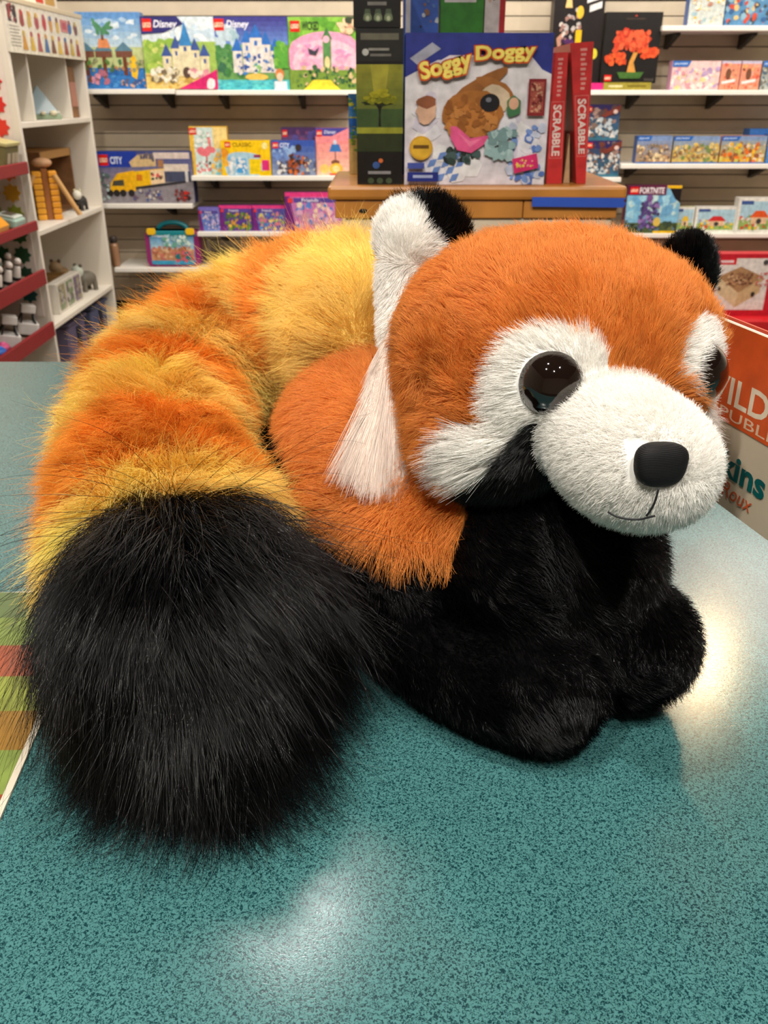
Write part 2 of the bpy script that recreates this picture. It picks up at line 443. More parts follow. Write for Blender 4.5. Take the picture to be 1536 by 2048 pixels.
# eyes, nose, mouth
EYE_L = hit(1103, 770); el_ = loc(EYE_L[None])[0]
print('eye local', el_, 'azel', azel(EYE_L))
er = loc(EYE_L[None])[0] * np.array([-1, 1, 1])
EYE_R = HC + HR @ er
M_EYE = pmat('glossy_eye', (22, 13, 10), .04, .6, coat=1.)
ERAD = .0178
eyes = []
for E in (EYE_L, EYE_R):
    n = nrm(E - (HC + HR @ np.array([0, -.01, -.005])))
    c = E - n * ERAD * .62
    mb = MB(); mb.ball(tuple(c - np.array(ROOT_LOC)), ERAD, 28, 20)
    eyes.append((c, n)); eo = mb.build('eye', M_EYE, panda, smooth=True); eo['label'] = 'glossy dark brown eye'
NOSE = hit(1316, 926)
nn = nrm(NOSE - MC); nn = nrm(nn * .5 + ef * .5)
nx = nrm(np.cross(ez, nn)); nzv = np.cross(nn, nx)
nx = nx if nx.dot(ex) > 0 else -nx
NR = np.stack([nx, nn, nzv if nzv.dot(ez) > 0 else -nzv], 1)
def nose_def(v):
    v = v.copy(); v[:, 0] *= 1 + .10 * v[:, 2]; return v
nv_, nf_ = ell(NOSE + nn * .0022, NR, (.0122, .0062, .0102), 36, 20, p=2.8, deform=nose_def)
nb = MB(); nb.add(nv_ - np.array(ROOT_LOC), nf_)
M_NOSE = pmat('embroidered_nose', (15, 14, 16), .7, .3, noise=.3, nscale=900)
wv = M_NOSE.node_tree.nodes.new('ShaderNodeTexWave'); wv.bands_direction = 'Z'; wv.inputs['Scale'].default_value = 420; wv.inputs['Distortion'].default_value = 1.5; wv.inputs['Detail'].default_value = 2
bpn = M_NOSE.node_tree.nodes.new('ShaderNodeBump'); bpn.inputs['Strength'].default_value = .25; bpn.inputs['Distance'].default_value = .0006
_t = M_NOSE.node_tree.nodes.new('ShaderNodeTexCoord'); M_NOSE.node_tree.links.new(_t.outputs['Object'], wv.inputs['Vector'])
M_NOSE.node_tree.links.new(wv.outputs['Fac'], bpn.inputs['Height']); M_NOSE.node_tree.links.new(bpn.outputs['Normal'], M_NOSE.node_tree.nodes['Principled BSDF'].inputs['Normal'])
no = nb.build('nose', M_NOSE, panda, smooth=True); no['label'] = 'black embroidered nose'
mouth_out = .0066
def on_muzzle(pts):
    out = []
    for p in pts:
        h = hit(*p)
        if h is not None: out.append(h + nrm(h - MC) * mouth_out - np.array(ROOT_LOC))
    return out
mo = MB()
for line in (((1309, 966), (1303, 988), (1296, 1003), (1288, 1014)), ((1222, 1006), (1236, 1014), (1256, 1019), (1275, 1020), (1290, 1017), (1303, 1014))):
    pts = on_muzzle(line)
    if len(pts) > 1: mo.tube([tuple(p) for p in catmull(pts, 5)], .0005, 6)
mo.build('mouth_stitch', pmat('black_thread', (24, 22, 26), .6), panda, smooth=True)

# head fur
def cut(P, N, extra, margin=.0):
    keep = np.ones(len(P), bool)
    for c, n in eyes: keep &= np.linalg.norm(P - c, axis=1) > ERAD * .97
    q = (P - NOSE) @ NR
    keep &= ~((np.abs(q[:, 0]) < .011) & (np.abs(q[:, 2]) < .009) & (q[:, 1] > -.012))
    return keep
P, N = sample(hv, ht, int(165000 * DENS)); k = cut(P, N, None); P, N = P[k], N[k]
hc, hk = head_cols(P)
Pm, Nm = sample(hv, ht, int(165000 * DENS)); k = cut(Pm, Nm, None); Pm, Nm = Pm[k], Nm[k]; cm, km = head_cols(Pm)      # the muzzle is denser velvet
Pm, Nm, cm = Pm[km == 3], Nm[km == 3], cm[km == 3]
grow('fur', head, Pm, Nm, cm, .0055, np.tile(-ef, (len(Pm), 1)), lift=.6, droop=.1, clump=.2, namp=.5, jit=.3, rad=.00013, npts=4)
q = loc(P)
flow = np.tile(-ef, (len(P), 1)) + nrm(P - HC) * .2 + np.array([0, 0, -1.]) * np.where(q[:, 2] < 0, .6, .0)[:, None]
top = hk == 0
flow[top] += ez * .0
# cheek and eye patch hair runs outward and down, away from the nose
wk = hk == 1
flow[wk] = nrm(P[wk] - MC) + np.array([0, 0, -.55]) - ef * .3
Ln = np.full(len(P), .0138); Ln[hk == 1] = .0095; Ln[hk == 3] = .0066; Ln[hk == 2] = .010
A = azel(P); cheek = wk & (A[:, 1] < azel(hit(960, 860))[0, 1])
Ln[cheek] = .021
low = top & (q[:, 2] < -.01); Ln[low] = .017
lift = np.full(len(P), .42); lift[hk == 3] = .62; lift[wk] = .40; lift[cheek] = .28
c = hc.copy()
v_ = vnoise(P, 55., 9)[:, :1]; c[top] = (C_OR * (1 - .22 * np.clip(v_[top], 0, 1)) + 0 * c[top])
for msk, nm, kw in ((hk == 0, 'fur', dict(clump=.65, guides=.03, namp=.6, jit=.2, rad=.00013)), (hk == 1, 'fur', dict(clump=.35, namp=.3, rad=.00013)), (hk == 3, 'fur', dict(clump=.25, namp=.5, jit=.3, rad=.00013)),
                    (hk == 2, 'fur', dict(clump=.3, mat=M_BLACKFUR))):
    grow(nm, head, P[msk], N[msk], c[msk], Ln[msk], flow[msk], lift=lift[msk], droop=.18, **kw)

# ears: thick felt pads, white in front, black behind; the near one runs down into a white strip
def ear(cx, lobe, rad, fr, strips, white):
    fr = nrm(np.array(fr)); up = nrm(ez - fr * ez.dot(fr)); sx = np.cross(fr, up); sx = sx if sx.dot(ex) > 0 else -sx
    R = np.stack([sx, fr, up], 1)
    m = remesh([ell(lobe, R, rad, p=2.3)] + [limb(q)[:2] for q in strips], .0035, 2, 'ear')
    vv, tt = mesh_np(m)
    def cols(P):
        d = (P - lobe) @ R; w = vnoise(P, 300., 41)[:, 0] * .001
        bk = (.96 * d[:, 0] + d[:, 2] > .0160 + w) | ((d[:, 1] < -.004) & (d[:, 2] > -.02)) if white else np.ones(len(P), bool)
        return np.where(bk[:, None], C_BK, C_WH), bk
    ec, eb = cols(vv)
    o = put_mesh(m, 'ear', panda, M_SKIN, ec * .8)
    P, N = sample(vv, tt, int(22000 * DENS)); ec, eb = cols(P)
    d = (P - lobe) @ R
    tw_ = np.clip((d[:, 2] + .034) / .03, 0, 1)[:, None]
    fl = (up + nrm(P - lobe) * .8) * tw_ + np.array([-.5, 0, -1.]) * (1 - tw_)
    if (~eb).any(): grow('fur', o, P[~eb], N[~eb], ec[~eb], .0085, fl[~eb], lift=.5, droop=0., clump=.3)
    grow('fur', o, P[eb], N[eb], ec[eb], .014, fl[eb], lift=.45, droop=0., clump=.5, guides=.02, mat=M_BLACKFUR)
    return o
def px4(px, py, Y, r): return (*at(px, py, Y), r)
lobe = np.array(at(838, 480, .548))
ear(None, lobe, (.0280, .009, .0220), -np.array(ray(838, 470)) * .85 - ex * .45, [[px4(830, 490, .549, .018), px4(808, 550, .547, .0155), px4(790, 625, .536, .009), px4(781, 680, .520, .005)], [px4(880, 515, .548, .011), px4(915, 540, .545, .010)]], True)
ear(None, np.array(at(1374, 552, .575)), (.022, .010, .020), -np.array(ray(1380, 530)) * .6 + ex * .7, [], False)

# torso, legs: one continuous stuffed body
TA = nrm(np.array([.34, -.94, 0.])); TS = np.array([-TA[1], TA[0], 0.]); TS = TS if TS[0] > 0 else -TS
TR = np.stack([TS, TA, np.array([0, 0, 1.])], 1)
TC = np.array([.022, .580, ZC + .108])
def zc(x, y, z, r): return (x, y, ZC + z, r)
THC = np.array([-.074, .632, ZC + .061]); THR = np.array([.044, .062, .056])
chest = np.array([.085, .475, ZC + .095])
legL = limb([zc(.010, .515, .048, .040), zc(.035, .465, .040, .037), zc(.066, .436, .038, .037), zc(.093, .420, .037, .037)])
legR = limb([zc(.100, .520, .060, .040), zc(.124, .485, .050, .040), zc(.140, .468, .046, .040), zc(.153, .457, .043, .040)])
hindL = limb([zc(-.045, .66, .055, .045), zc(-.062, .60, .045, .038), zc(-.066, .56, .036, .030)])
hindR = limb([zc(.10, .70, .055, .045), zc(.115, .66, .045, .04)])
bm_ = remesh([ell(TC, TR, (.094, .125, .082), p=2.3), ell(THC, TR, THR), ell(np.array([.045, .515, ZC + .098]), TR, (.080, .07, .050), p=2.4), ell(chest, TR, (.062, .058, .072)), ell(np.array([.12, .475, ZC + .09]), TR, (.05, .05, .05))] + [x[:2] for x in (legL, legR, hindL, hindR)], .005, 3, 'body')
bv, bt = mesh_np(bm_)
BBV = BVHTree.FromPolygons([tuple(p) for p in bv], [tuple(int(i) for i in q) for q in bt])
B1 = hit(915, 1085, BBV); BN = nrm(TA * .8 + TS * .6)
CAMN = np.array(CAM); NLF = np.cross(np.array(ray(552, 840)), np.array(ray(664, 1130))); NLF = NLF if NLF.dot(np.array(ray(800, 900))) > 0 else -NLF
B2, B3 = hit(800, 1112, BBV), hit(668, 1075, BBV)
b2, b3 = (B2 - TC) @ TA, (B3 - TC) @ TA
print('body edge', B2, B3)
def zthr(P):
    s = np.clip(((P - TC) @ TA - b3) / (b2 - b3), -1.5, 1.2); return B3[2] + (B2[2] - B3[2]) * s
def body_cols(P):
    d = (P - TC) @ TR; c = np.tile(C_OR, (len(P), 1))
    w = vnoise(P, 200., 12)[:, 0] * .004
    bk = (P[:, 2] < zthr(P) + w) | ((P - B1) @ BN > w) | ((np.sum((((P - THC) @ TR) / (THR + .006)) ** 2, 1) < 1) & (P[:, 0] < -.03) & (P[:, 2] < ZC + .10)) | (((P - CAMN) @ NLF < 0) & (P[:, 2] < ZC + .135))
    c[bk] = C_BK; return c, bk
cc, kk = body_cols(bv)
body = put_mesh(bm_, 'body', panda, M_SKIN, cc * .8)
P, N = sample(bv, bt, int(170000 * DENS)); cc, kk = body_cols(P)
insk = np.sum((loc(P) / np.array([.09, .078, .066])) ** 2, 1) < 1
P, N, cc, kk = P[~insk], N[~insk], cc[~insk], kk[~insk]
g = np.tile(np.array([0, 0, -1.]), (len(P), 1))
fl = g - TA * .45
edge = (~kk) & (P[:, 2] < zthr(P) + .03)
Lb = np.where(kk, .0115, .0125); Lb[edge] = .021
grow('fur', body, P[~kk], N[~kk], cc[~kk], Lb[~kk], fl[~kk], lift=np.where(edge[~kk], .5, .6), droop=.15, clump=.45, namp=.5, jit=.25, rad=.00014)
grow('fur', body, P[kk], N[kk], cc[kk], Lb[kk], (g * .2 + TA)[kk], lift=.5, droop=.05, clump=.35, namp=.5, jit=.25, mat=M_BLACKFUR)

# the white tassel of long hair hanging behind the cheek
n = int(17000 * DENS)
u = RNG.random(n); w_ = RNG.normal(size=n) * .5
A0 = np.array(at(783, 668, .512)); A1 = np.array(at(778, 835, .490))
vd = nrm(np.array(ray(760, 780))); side = nrm(np.cross(A1 - A0, vd)); side = side if side[0] > 0 else -side
Pt = A0 + (A1 - A0) * u[:, None] + side * (w_ * .011 * (.15 + u))[:, None] - vd * .007
Nt = nrm(-vd + side * w_[:, None] * .7)
dl = nrm(np.array(at(768, 1000, .476)) - A0); RL = np.array(ROOT_LOC)
tm = MB(); tm.tube([tuple(A0 - RL), tuple(A0 * .5 + A1 * .5 - RL), tuple(A1 - RL)], [.003, .007, .007], 12)
tas = tm.build('ear_tassel', pmat('tassel_backing', (236, 216, 204), .9), panda, smooth=True); tas['label'] = 'tassel of long pinkish white hair'
left = (w_ < -.3) & (u < .45)
grow('fur', tas, Pt, Nt, np.tile(C_PK, (n, 1)), np.where(left, .024, .050), dl + side * (np.where(left, .9, .35) * w_)[:, None], lift=.12, droop=.2, jit=.05, clump=.6, guides=.03, namp=.12, rad=.00019, npts=7)

# the tail: a long stuffed tube sweeping round from the rump, striped, with a black tip
TP = [((745, 690), .66, .050), ((700, 650), .735, .056), ((590, 662), .785, .060), ((460, 712), .77, .058), ((358, 788), .705, .055), ((316, 885), .625, .054), ((320, 1005), .55, .057), ((348, 1118), .495, .064), ((382, 1235), .452, .062), ((398, 1335), .425, .046)]
path = [(*at(*p, Y), r) for p, Y, r in TP]
path = [(x, y, max(z, ZC + r + .006), r) for x, y, z, r in path]
tv, tf, TCL = limb(path, n=8, sides=40)
tm_ = bpy.data.meshes.new('tail'); tm_.from_pydata([tuple(p) for p in tv], [], tf); tm_.update()
tv, tt_ = mesh_np(tm_)
CL = TCL[:, :3]; seg = np.linalg.norm(np.diff(CL, axis=0), axis=1); S_ = np.concatenate([[0], np.cumsum(seg)]); ST = S_[-1]
TD = nrm(np.gradient(CL, axis=0))
kdt = kdtree.KDTree(len(CL))
for i, p in enumerate(CL): kdt.insert(p, i)
kdt.balance()
def tail_info(P):
    i = np.fromiter((kdt.find(p)[1] for p in P), int, len(P))
    return i, S_[i] + np.sum((P - CL[i]) * TD[i], 1)
print('tail length', ST)
BANDS = [(0, .0, 'y'), ]
def band_s(px, py):                            # arc position of a stripe border read off the photograph
    best = None
    d = ray(px, py)
    dist = [np.linalg.norm(np.cross(np.array(d.normalized()), p - np.array(CAM))) for p in CL]
    return S_[int(np.argmin(dist))]
EDGES = [band_s(*p) for p in ((690, 652), (585, 664), (490, 700), (400, 752), (352, 800), (328, 860), (321, 935), (332, 1062), (356, 1145))]
def tail_cols(P):
    i, s = tail_info(P); s = s + vnoise(P, 55., 21)[:, 0] * .008 + RNG.normal(size=len(P)) * .0045
    k = np.searchsorted(EDGES, s); bk = k == len(EDGES)
    c = np.where((k % 2 == 0)[:, None], C_TY, C_TO); c[bk] = C_BK
    return c, bk, i, s
E0 = EDGES[-1]
cc, kk, ii, ss = tail_cols(tv)
tail = put_mesh(tm_, 'tail', panda, M_SKIN, cc * .8)
P, N = sample(tv, tt_, int(130000 * DENS)); cc, kk, ii, ss = tail_cols(P)
cc = cc * (1 + .12 * vnoise(P, 90., 31)[:, :1])
fl = TD[ii] * .8 + np.array([0, 0, -.1])
nb0 = ~kk; fly = nb0 & (RNG.random(len(P)) < .06)
grow('fur', tail, P[nb0], N[nb0], np.clip(cc[nb0], 0, 1), .037, fl[nb0], lift=.58, droop=.05, clump=.75, guides=.012, namp=.75, jit=.2, rad=.00017, npts=7, nsc=38.)
grow('fur', tail, P[fly], N[fly], np.clip(cc[fly], 0, 1), .052, fl[fly], lift=.6, droop=.05, clump=.5, guides=.2, namp=.8, jit=.4, rad=.00014, npts=7, nsc=38.)
P2, N2, i2 = P[kk], N[kk], ii[kk]
fr = np.clip((ss[kk] - E0) / (ST - E0), 0, 1)
fb = TD[i2] + np.array([0, 0, -.25])
grow('fur', tail, P2, N2, np.tile(C_BK, (len(P2), 1)), .070 + .035 * fr, fb, lift=.42 - .1 * fr, droop=.55, clump=.7, guides=.012, namp=.5, jit=.14, lvar=(.5, .7), rad=.00019, npts=8, mat=M_BLACKFUR, wave=.02, nsc=36.)
f2 = (RNG.random(len(P2)) < .14) & (fr > .12)
grow('fur', tail, P2[f2], N2[f2], np.tile(C_BK, (int(f2.sum()), 1)), .115, fb[f2], lift=.4, droop=.5, clump=.4, guides=.2, namp=.6, jit=.25, rad=.00015, npts=9, mat=M_BLACKFUR, wave=.03, nsc=36.)
# ------------------------------------------------------------------ printed art for cartons (flat print on real boxes)
M_PRINT = pmat('printed_card', None, .32, .45, attr=True, noise=.24, nscale=48)
def text_geo(s, bold=0., shear=0.):
    c = bpy.data.curves.new('t', 'FONT'); c.body = s; c.size = 1; c.offset = bold; c.shear = shear; c.resolution_u = 3
    o = bpy.data.objects.new('t', c); COL.objects.link(o)
    m = bpy.data.meshes.new_from_object(o.evaluated_get(bpy.context.evaluated_depsgraph_get()))
    v = [(p.co.x, p.co.y) for p in m.vertices]; f = [list(p.vertices) for p in m.polygons]
    bpy.data.objects.remove(o); bpy.data.meshes.remove(m); bpy.data.curves.remove(c)
    return v, f
class Art:                         # u to the right, v downward, both 0..1 over a w x h panel
    def __init__(s, w, h): s.w = w; s.h = h; s.m = MB(); s.k = 0; s.r = random.Random(int(w * 9973 + h * 7919 * 10) + 5)
    def P(s, u, v): return (min(max(u, 0), 1) * s.w - s.w / 2, -.0004 - s.k * .00003, (1 - min(max(v, 0), 1)) * s.h)
    def poly(s, pts, c, c2=None):
        s.k += 1; c = lin(c); n = len(s.m.v)
        s.m.add([s.P(*p) for p in pts], [list(range(len(pts)))], c)
        return s
    def rect(s, u0, v0, u1, v1, c): return s.poly([(u0, v1), (u1, v1), (u1, v0), (u0, v0)], c)
    def grad(s, u0, v0, u1, v1, ca, cb, n=6):      # printed colour gradient, top to bottom
        for i in range(n):
            t = (i + .5) / n; s.rect(u0, v0 + (v1 - v0) * i / n, u1, v0 + (v1 - v0) * (i + 1) / n, tuple(int(a + (b - a) * t) for a, b in zip(ca, cb))); s.k -= 1
        s.k += 1; return s
    def ell(s, u, v, ru, rv, c, n=14, wob=0., rot=0.):
        pts = []
        for i in range(n):
            a = -2 * math.pi * i / n; r = 1 + wob * s.r.uniform(-1, 1)
            x, y = ru * r * math.cos(a), rv * r * math.sin(a)
            if rot: x, y = x * math.cos(rot) - y * math.sin(rot) * (s.h / s.w), x * math.sin(rot) * (s.w / s.h) + y * math.cos(rot)
            pts.append((u + x, v + y))
        return s.poly(pts, c)
    def busy(s, u0, v0, u1, v1, cols, n, size, asp=1.):
        n = int(n * 2.6)
        for i in range(n):
            k = s.r.uniform(.25, .85) * size
            s.ell(s.r.uniform(u0, u1), s.r.uniform(v0, v1), k, k * asp * s.w / s.h, s.r.choice(cols), 7, .35)
        return s
    def text(s, t, u0, v0, u1, v1, c, bold=.01, shear=0., rot=0.):
        v, f = text_geo(t, bold, shear); s.k += 1
        xs = [p[0] for p in v]; ys = [p[1] for p in v]
        uc, vc = (u0 + u1) / 2, (v0 + v1) / 2; W_, H_ = (u1 - u0) * s.w, (v1 - v0) * s.h
        out = []
        for x, y in v:
            a = ((x - min(xs)) / (max(xs) - min(xs)) - .5); b = ((y - min(ys)) / (max(ys) - min(ys)) - .5)
            if abs(rot) == 90: X, Z = (b * W_, -a * H_) if rot > 0 else (-b * W_, a * H_)
            else:
                r = math.radians(rot); X0, Z0 = a * W_, b * H_; X, Z = X0 * math.cos(r) - Z0 * math.sin(r), X0 * math.sin(r) + Z0 * math.cos(r)
            out.append((uc * s.w - s.w / 2 + X, -.0004 - s.k * .00003, (1 - vc) * s.h + Z))
        s.m.add(out, f, lin(c)); return s
    def logo(s, u0, v0, u1, v1):   # red square with white lettering
        s.rect(u0, v0, u1, v1, (214, 32, 24)); du, dv = u1 - u0, v1 - v0
        s.text('LEGO', u0 + du * .08, v0 + dv * .3, u1 - du * .08, v1 - dv * .3, (250, 236, 200), .03, .2); return s
    def castle(s, cx, base, w, h, wall, roof, gate=(90, 70, 60)):
        for (dx, ww, hh) in ((-.42, .2, .45), (.42, .2, .45), (-.2, .2, .62), (.22, .18, .58), (0, .26, .72)):
            x = cx + dx * w; hw = ww * w / 2; top = base - hh * h
            s.rect(x - hw, top, x + hw, base, wall); s.poly([(x - hw * 1.25, top), (x + hw * 1.25, top), (x, top - .28 * h)], roof)
            s.rect(x - hw * .25, top + .06 * h, x + hw * .25, top + .16 * h, roof)
        s.ell(cx, base - .08 * h, w * .09, h * .13, gate); return s
    def build(s, parent, name='printed_front'):
        return s.m.build(name, M_PRINT, parent)
def carton(name, label, x0, y0, x1, y1, Y, zb=None, depth=.08, side=(90, 110, 160), art=None, rot=(0, 0, 0), cat='toy box', group=None, base=None, bevel=.0015):
    ym = (y0 + y1) / 2
    a, b = at(x0, ym, Y), at(x1, ym, Y)
    if zb is None: zb = at(x0, y1, Y).z
    zt = at((x0 + x1) / 2, y0, Y).z; w, h = b.x - a.x, zt - zb
    o = thing(name, label, cat, ((a.x + b.x) / 2, Y, zb + .0005), rot, group)
    MB().box(-w / 2, w / 2, 0, depth, 0, h).build('carton', cmat(side, .4), o, bevel=bevel)
    A = Art(w, h)
    if art: art(A); A.build(o)
    return o

# ------------------------------------------------------------------ wall shelves
M_SHELF = pmat('white_shelf', (236, 232, 222), .45, noise=.04, nscale=12)
M_BRK = pmat('black_bracket', (24, 22, 21), .5)
brk = MB(); 
def bracket_mesh():
    mb = MB()
    mb.add([(-.012, 0, 0), (.012, 0, 0), (.012, -.2, -.0), (-.012, -.2, 0), (-.012, 0, -.07), (.012, 0, -.07), (.012, -.2, -.012), (-.012, -.2, -.012)],
           [(0, 1, 2, 3), (4, 7, 6, 5), (0, 4, 5, 1), (3, 2, 6, 7), (0, 3, 7, 4), (1, 5, 6, 2)])
    return mb
BRM = None
YS = YW - .32                      # front edge of the shelves
SHZ = {}
def shelf(key, x0, x1, y, label, brk_px, ys=YS, th=.024):
    global BRM
    a, b = at(x0, y, ys), at(x1, y, ys); z = (a.z + b.z) / 2
    SHZ[key] = z
    o = tag(MB().box(-(b.x - a.x) / 2, (b.x - a.x) / 2, 0, YW - ys - .001, -th, 0).build('wall_shelf', M_SHELF, None, ((a.x + b.x) / 2, ys, z), bevel=.003), label, 'shelf', 'white shelves on the slatwall')
    for px in brk_px:
        x = at(px, y, YW - .05).x - (a.x + b.x) / 2
        if BRM is None:
            BRM = bracket_mesh().build('bracket', M_BRK, o, (x, YW - ys - .002, -th - .0005))
        else: linkcopy(BRM, o, (x, YW - ys - .002, -th - .0005))
    return o
XFAR = None
shelf('L1a', 168, 349, 178, 'left half of the upper white wall shelf under the tree house box', (205, 340))
shelf('L1b', 351, 716, 180, 'right half of the upper white wall shelf under the castle boxes', (450, 605, 700))
shelf('L2', 382, 692, 352, 'white wall shelf carrying the flamingo box and the yellow box', (430, 535))
shelf('L3', 204, 384, 408, 'short white wall shelf under the yellow truck box', (345,))
shelf('L4', 394, 650, 464, 'white wall shelf carrying the row of purple boxes', (450,))
shelf('L5', 228, 470, 536, 'lowest white wall shelf under the teal carry case', (300, 440))
shelf('R0', 1326, 1640, 51, 'highest white wall shelf at the right edge of the photo', (1342, 1492))
shelf('R1', 1120, 1640, 180, 'white wall shelf under the dark maple tree box', (1262, 1425))
shelf('R2', 1243, 1640, 328, 'white wall shelf right of the ship boxes', (1258, 1510))
shelf('R2b', 1120, 1243, 355, 'short white wall shelf under the two ship boxes', ())
shelf('R3', 1240, 1640, 467, 'lower white wall shelf under the purple tower box', (1290, 1560))

YB = YS + .035
SKY = (120, 170, 220); GRN = (110, 160, 60); 
def a_tree(A):
    A.grad(0, 0, 1, .5, (86, 142, 206), (206, 224, 226)).rect(0, .45, 1, 1, (190, 200, 140)).busy(.0, .1, 1, .35, [(170, 200, 228), (215, 228, 236)], 8, .12, .5)
    A.rect(0, .72, 1, 1, (52, 120, 190)).busy(0, .74, 1, .98, [(80, 150, 210), (38, 96, 170)], 16, .06, .5)
    for x in (.1, .38, .7): A.rect(x - .03, .45, x + .03, .82, (110, 60, 40)); A.rect(x - .13, .5, x + .13, .58, (120, 76, 60)); A.poly([(x - .15, .5), (x + .15, .5), (x, .38)], (90, 130, 150))
    A.poly([(.3, .46), (.5, .46), (.46, .34), (.33, .34)], (222, 140, 90)).rect(.37, .22, .41, .36, (120, 80, 60))
    for a in range(7): A.ell(.39 + .1 * math.cos(a), .2 + .05 * math.sin(a * 1.7), .08, .03, (80, 140, 100), 8, .2, a * .4)
    A.ell(.84, .72, .06, .16, (240, 190, 40), 10, .2).busy(.0, .78, .4, .92, [(220, 150, 170), (180, 110, 130), (120, 80, 70)], 10, .05).busy(.6, .88, 1, .97, [(90, 90, 120), (210, 170, 150)], 8, .04)
    A.busy(0, .62, 1, .76, [(90, 130, 60), (150, 150, 110), (70, 110, 70), (180, 130, 90)], 18, .045)
def a_castle1(A):
    A.rect(0, 0, 1, 1, (214, 226, 232)).busy(.3, .1, 1, .4, [(235, 240, 242), (196, 216, 230)], 10, .16, .6)
    A.rect(0, .34, 1, .8, (160, 190, 90)).busy(0, .34, .6, .75, [(176, 202, 90), (140, 178, 72), (206, 214, 120)], 22, .1, .8)
    A.rect(0, .78, 1, 1, (226, 196, 110)).busy(0, .8, .7, .98, [(230, 205, 140), (200, 160, 80)], 12, .07, .5)
    A.poly([(0, .0), (.5, .0), (.58, .1), (.3, .22), (0, .24)], (46, 46, 112)).logo(.02, .03, .15, .2).text('Disney', .17, .05, .5, .18, (240, 240, 250), .02, .25)
    A.castle(.58, .82, .62, .62, (226, 214, 176), (62, 86, 150)); A.poly([(.5, .4), (.68, .4), (.59, .06)], (56, 130, 190))
    A.busy(.1, .7, .45, .88, [(214, 200, 160), (240, 234, 214), (120, 104, 80)], 22, .045).busy(.6, .74, .9, .82, [(220, 150, 160), (240, 220, 200)], 8, .05)
    A.poly([(.45, 1), (1, 1), (1, .72), (.9, .78)], (212, 40, 110)).ell(.9, .93, .06, .08, (246, 226, 226), 10, .2)
def a_castle2(A):
    A.grad(0, 0, 1, .4, (58, 52, 130), (110, 150, 214)).rect(0, .38, 1, 1, (110, 160, 90)).busy(0, .2, .3, .42, [(190, 210, 220), (160, 190, 200)], 7, .1)
    A.logo(.0, .03, .14, .19).text('Disney', .17, .05, .48, .18, (240, 240, 250), .02, .25)
    A.rect(.0, .42, .3, .75, (84, 140, 80)).busy(0, .4, .4, .8, [(70, 130, 70), (110, 160, 90), (60, 110, 80)], 16, .07)
    A.castle(.56, .76, .62, .66, (222, 214, 206), (48, 110, 190), (140, 190, 110))
    A.busy(.3, .5, .85, .78, [(70, 130, 200), (230, 224, 220), (60, 90, 160)], 26, .035)
    A.ell(.55, .82, .16, .05, (226, 190, 90)).rect(0, .86, 1, 1, (80, 186, 196)).busy(0, .86, .8, .98, [(100, 204, 206), (64, 160, 184)], 12, .06, .5)
    A.ell(.87, .78, .06, .08, (216, 130, 70)).ell(.87, .82, .045, .06, (240, 200, 170)).rect(.79, .88, .96, 1, (226, 230, 236)).rect(.8, .4, 1, .7, (90, 160, 60)); A.busy(.82, .36, 1, .7, [(90, 160, 60), (120, 180, 70)], 8, .06)
def a_wick(A):
    A.rect(0, 0, 1, 1, (120, 180, 60)).busy(0, 0, 1, .3, [(96, 160, 50), (140, 196, 70)], 14, .1)
    A.ell(.55, .55, .62, .36, (236, 160, 190), 20).ell(.55, .62, .5, .32, (244, 190, 206), 20).busy(.1, .36, .9, .7, [(240, 170, 196), (250, 206, 216), (222, 150, 190)], 14, .1, .6)
    A.logo(.03, .05, .17, .2).text('WICKED', .2, .06, .45, .18, (40, 60, 30), .03)
    A.rect(.5, .28, .62, .75, (90, 140, 80)).poly([(.48, .3), (.64, .3), (.56, .14)], (70, 120, 70)).ell(.55, .3, .05, .05, (240, 180, 200)).ell(.56, .62, .04, .09, (230, 210, 150))
    A.rect(0, .72, 1, 1, (120, 150, 60)).busy(.1, .68, 1, .95, [(60, 100, 60), (90, 130, 70), (220, 190, 140), (40, 80, 50)], 34, .045)
    A.poly([(.2, 1), (.75, 1), (.6, .86), (.35, .86)], (244, 214, 60)).poly([(.28, .42), (.38, .46), (.45, .4), (.4, .52), (.3, .5)], (60, 60, 70)); A.busy(.75, .02, 1, .2, [(210, 160, 130), (60, 70, 50), (236, 200, 160)], 10, .07)
carton('toy_box', 'tree house box with blue sky and sea on the upper left shelf', 158, 24, 286, 178, YB + .01, SHZ['L1a'], .08, (90, 140, 190), a_tree)
carton('toy_box', 'castle box with navy corner, green hills and pink skirt on the upper shelf', 287, 33, 432, 180, YB, SHZ['L1b'] if False else SHZ['L1a'], .08, (70, 70, 130), a_castle1)
carton('toy_box', 'purple sky castle box with turquoise pond, between the two greener boxes', 431, 33, 577, 181, YB, SHZ['L1b'], .08, (60, 56, 120), a_castle2)
carton('toy_box', 'green and pink box with a green tower, last on the upper left shelf', 578, 34, 714, 181, YB, SHZ['L1b'], .08, (70, 120, 50), a_wick)
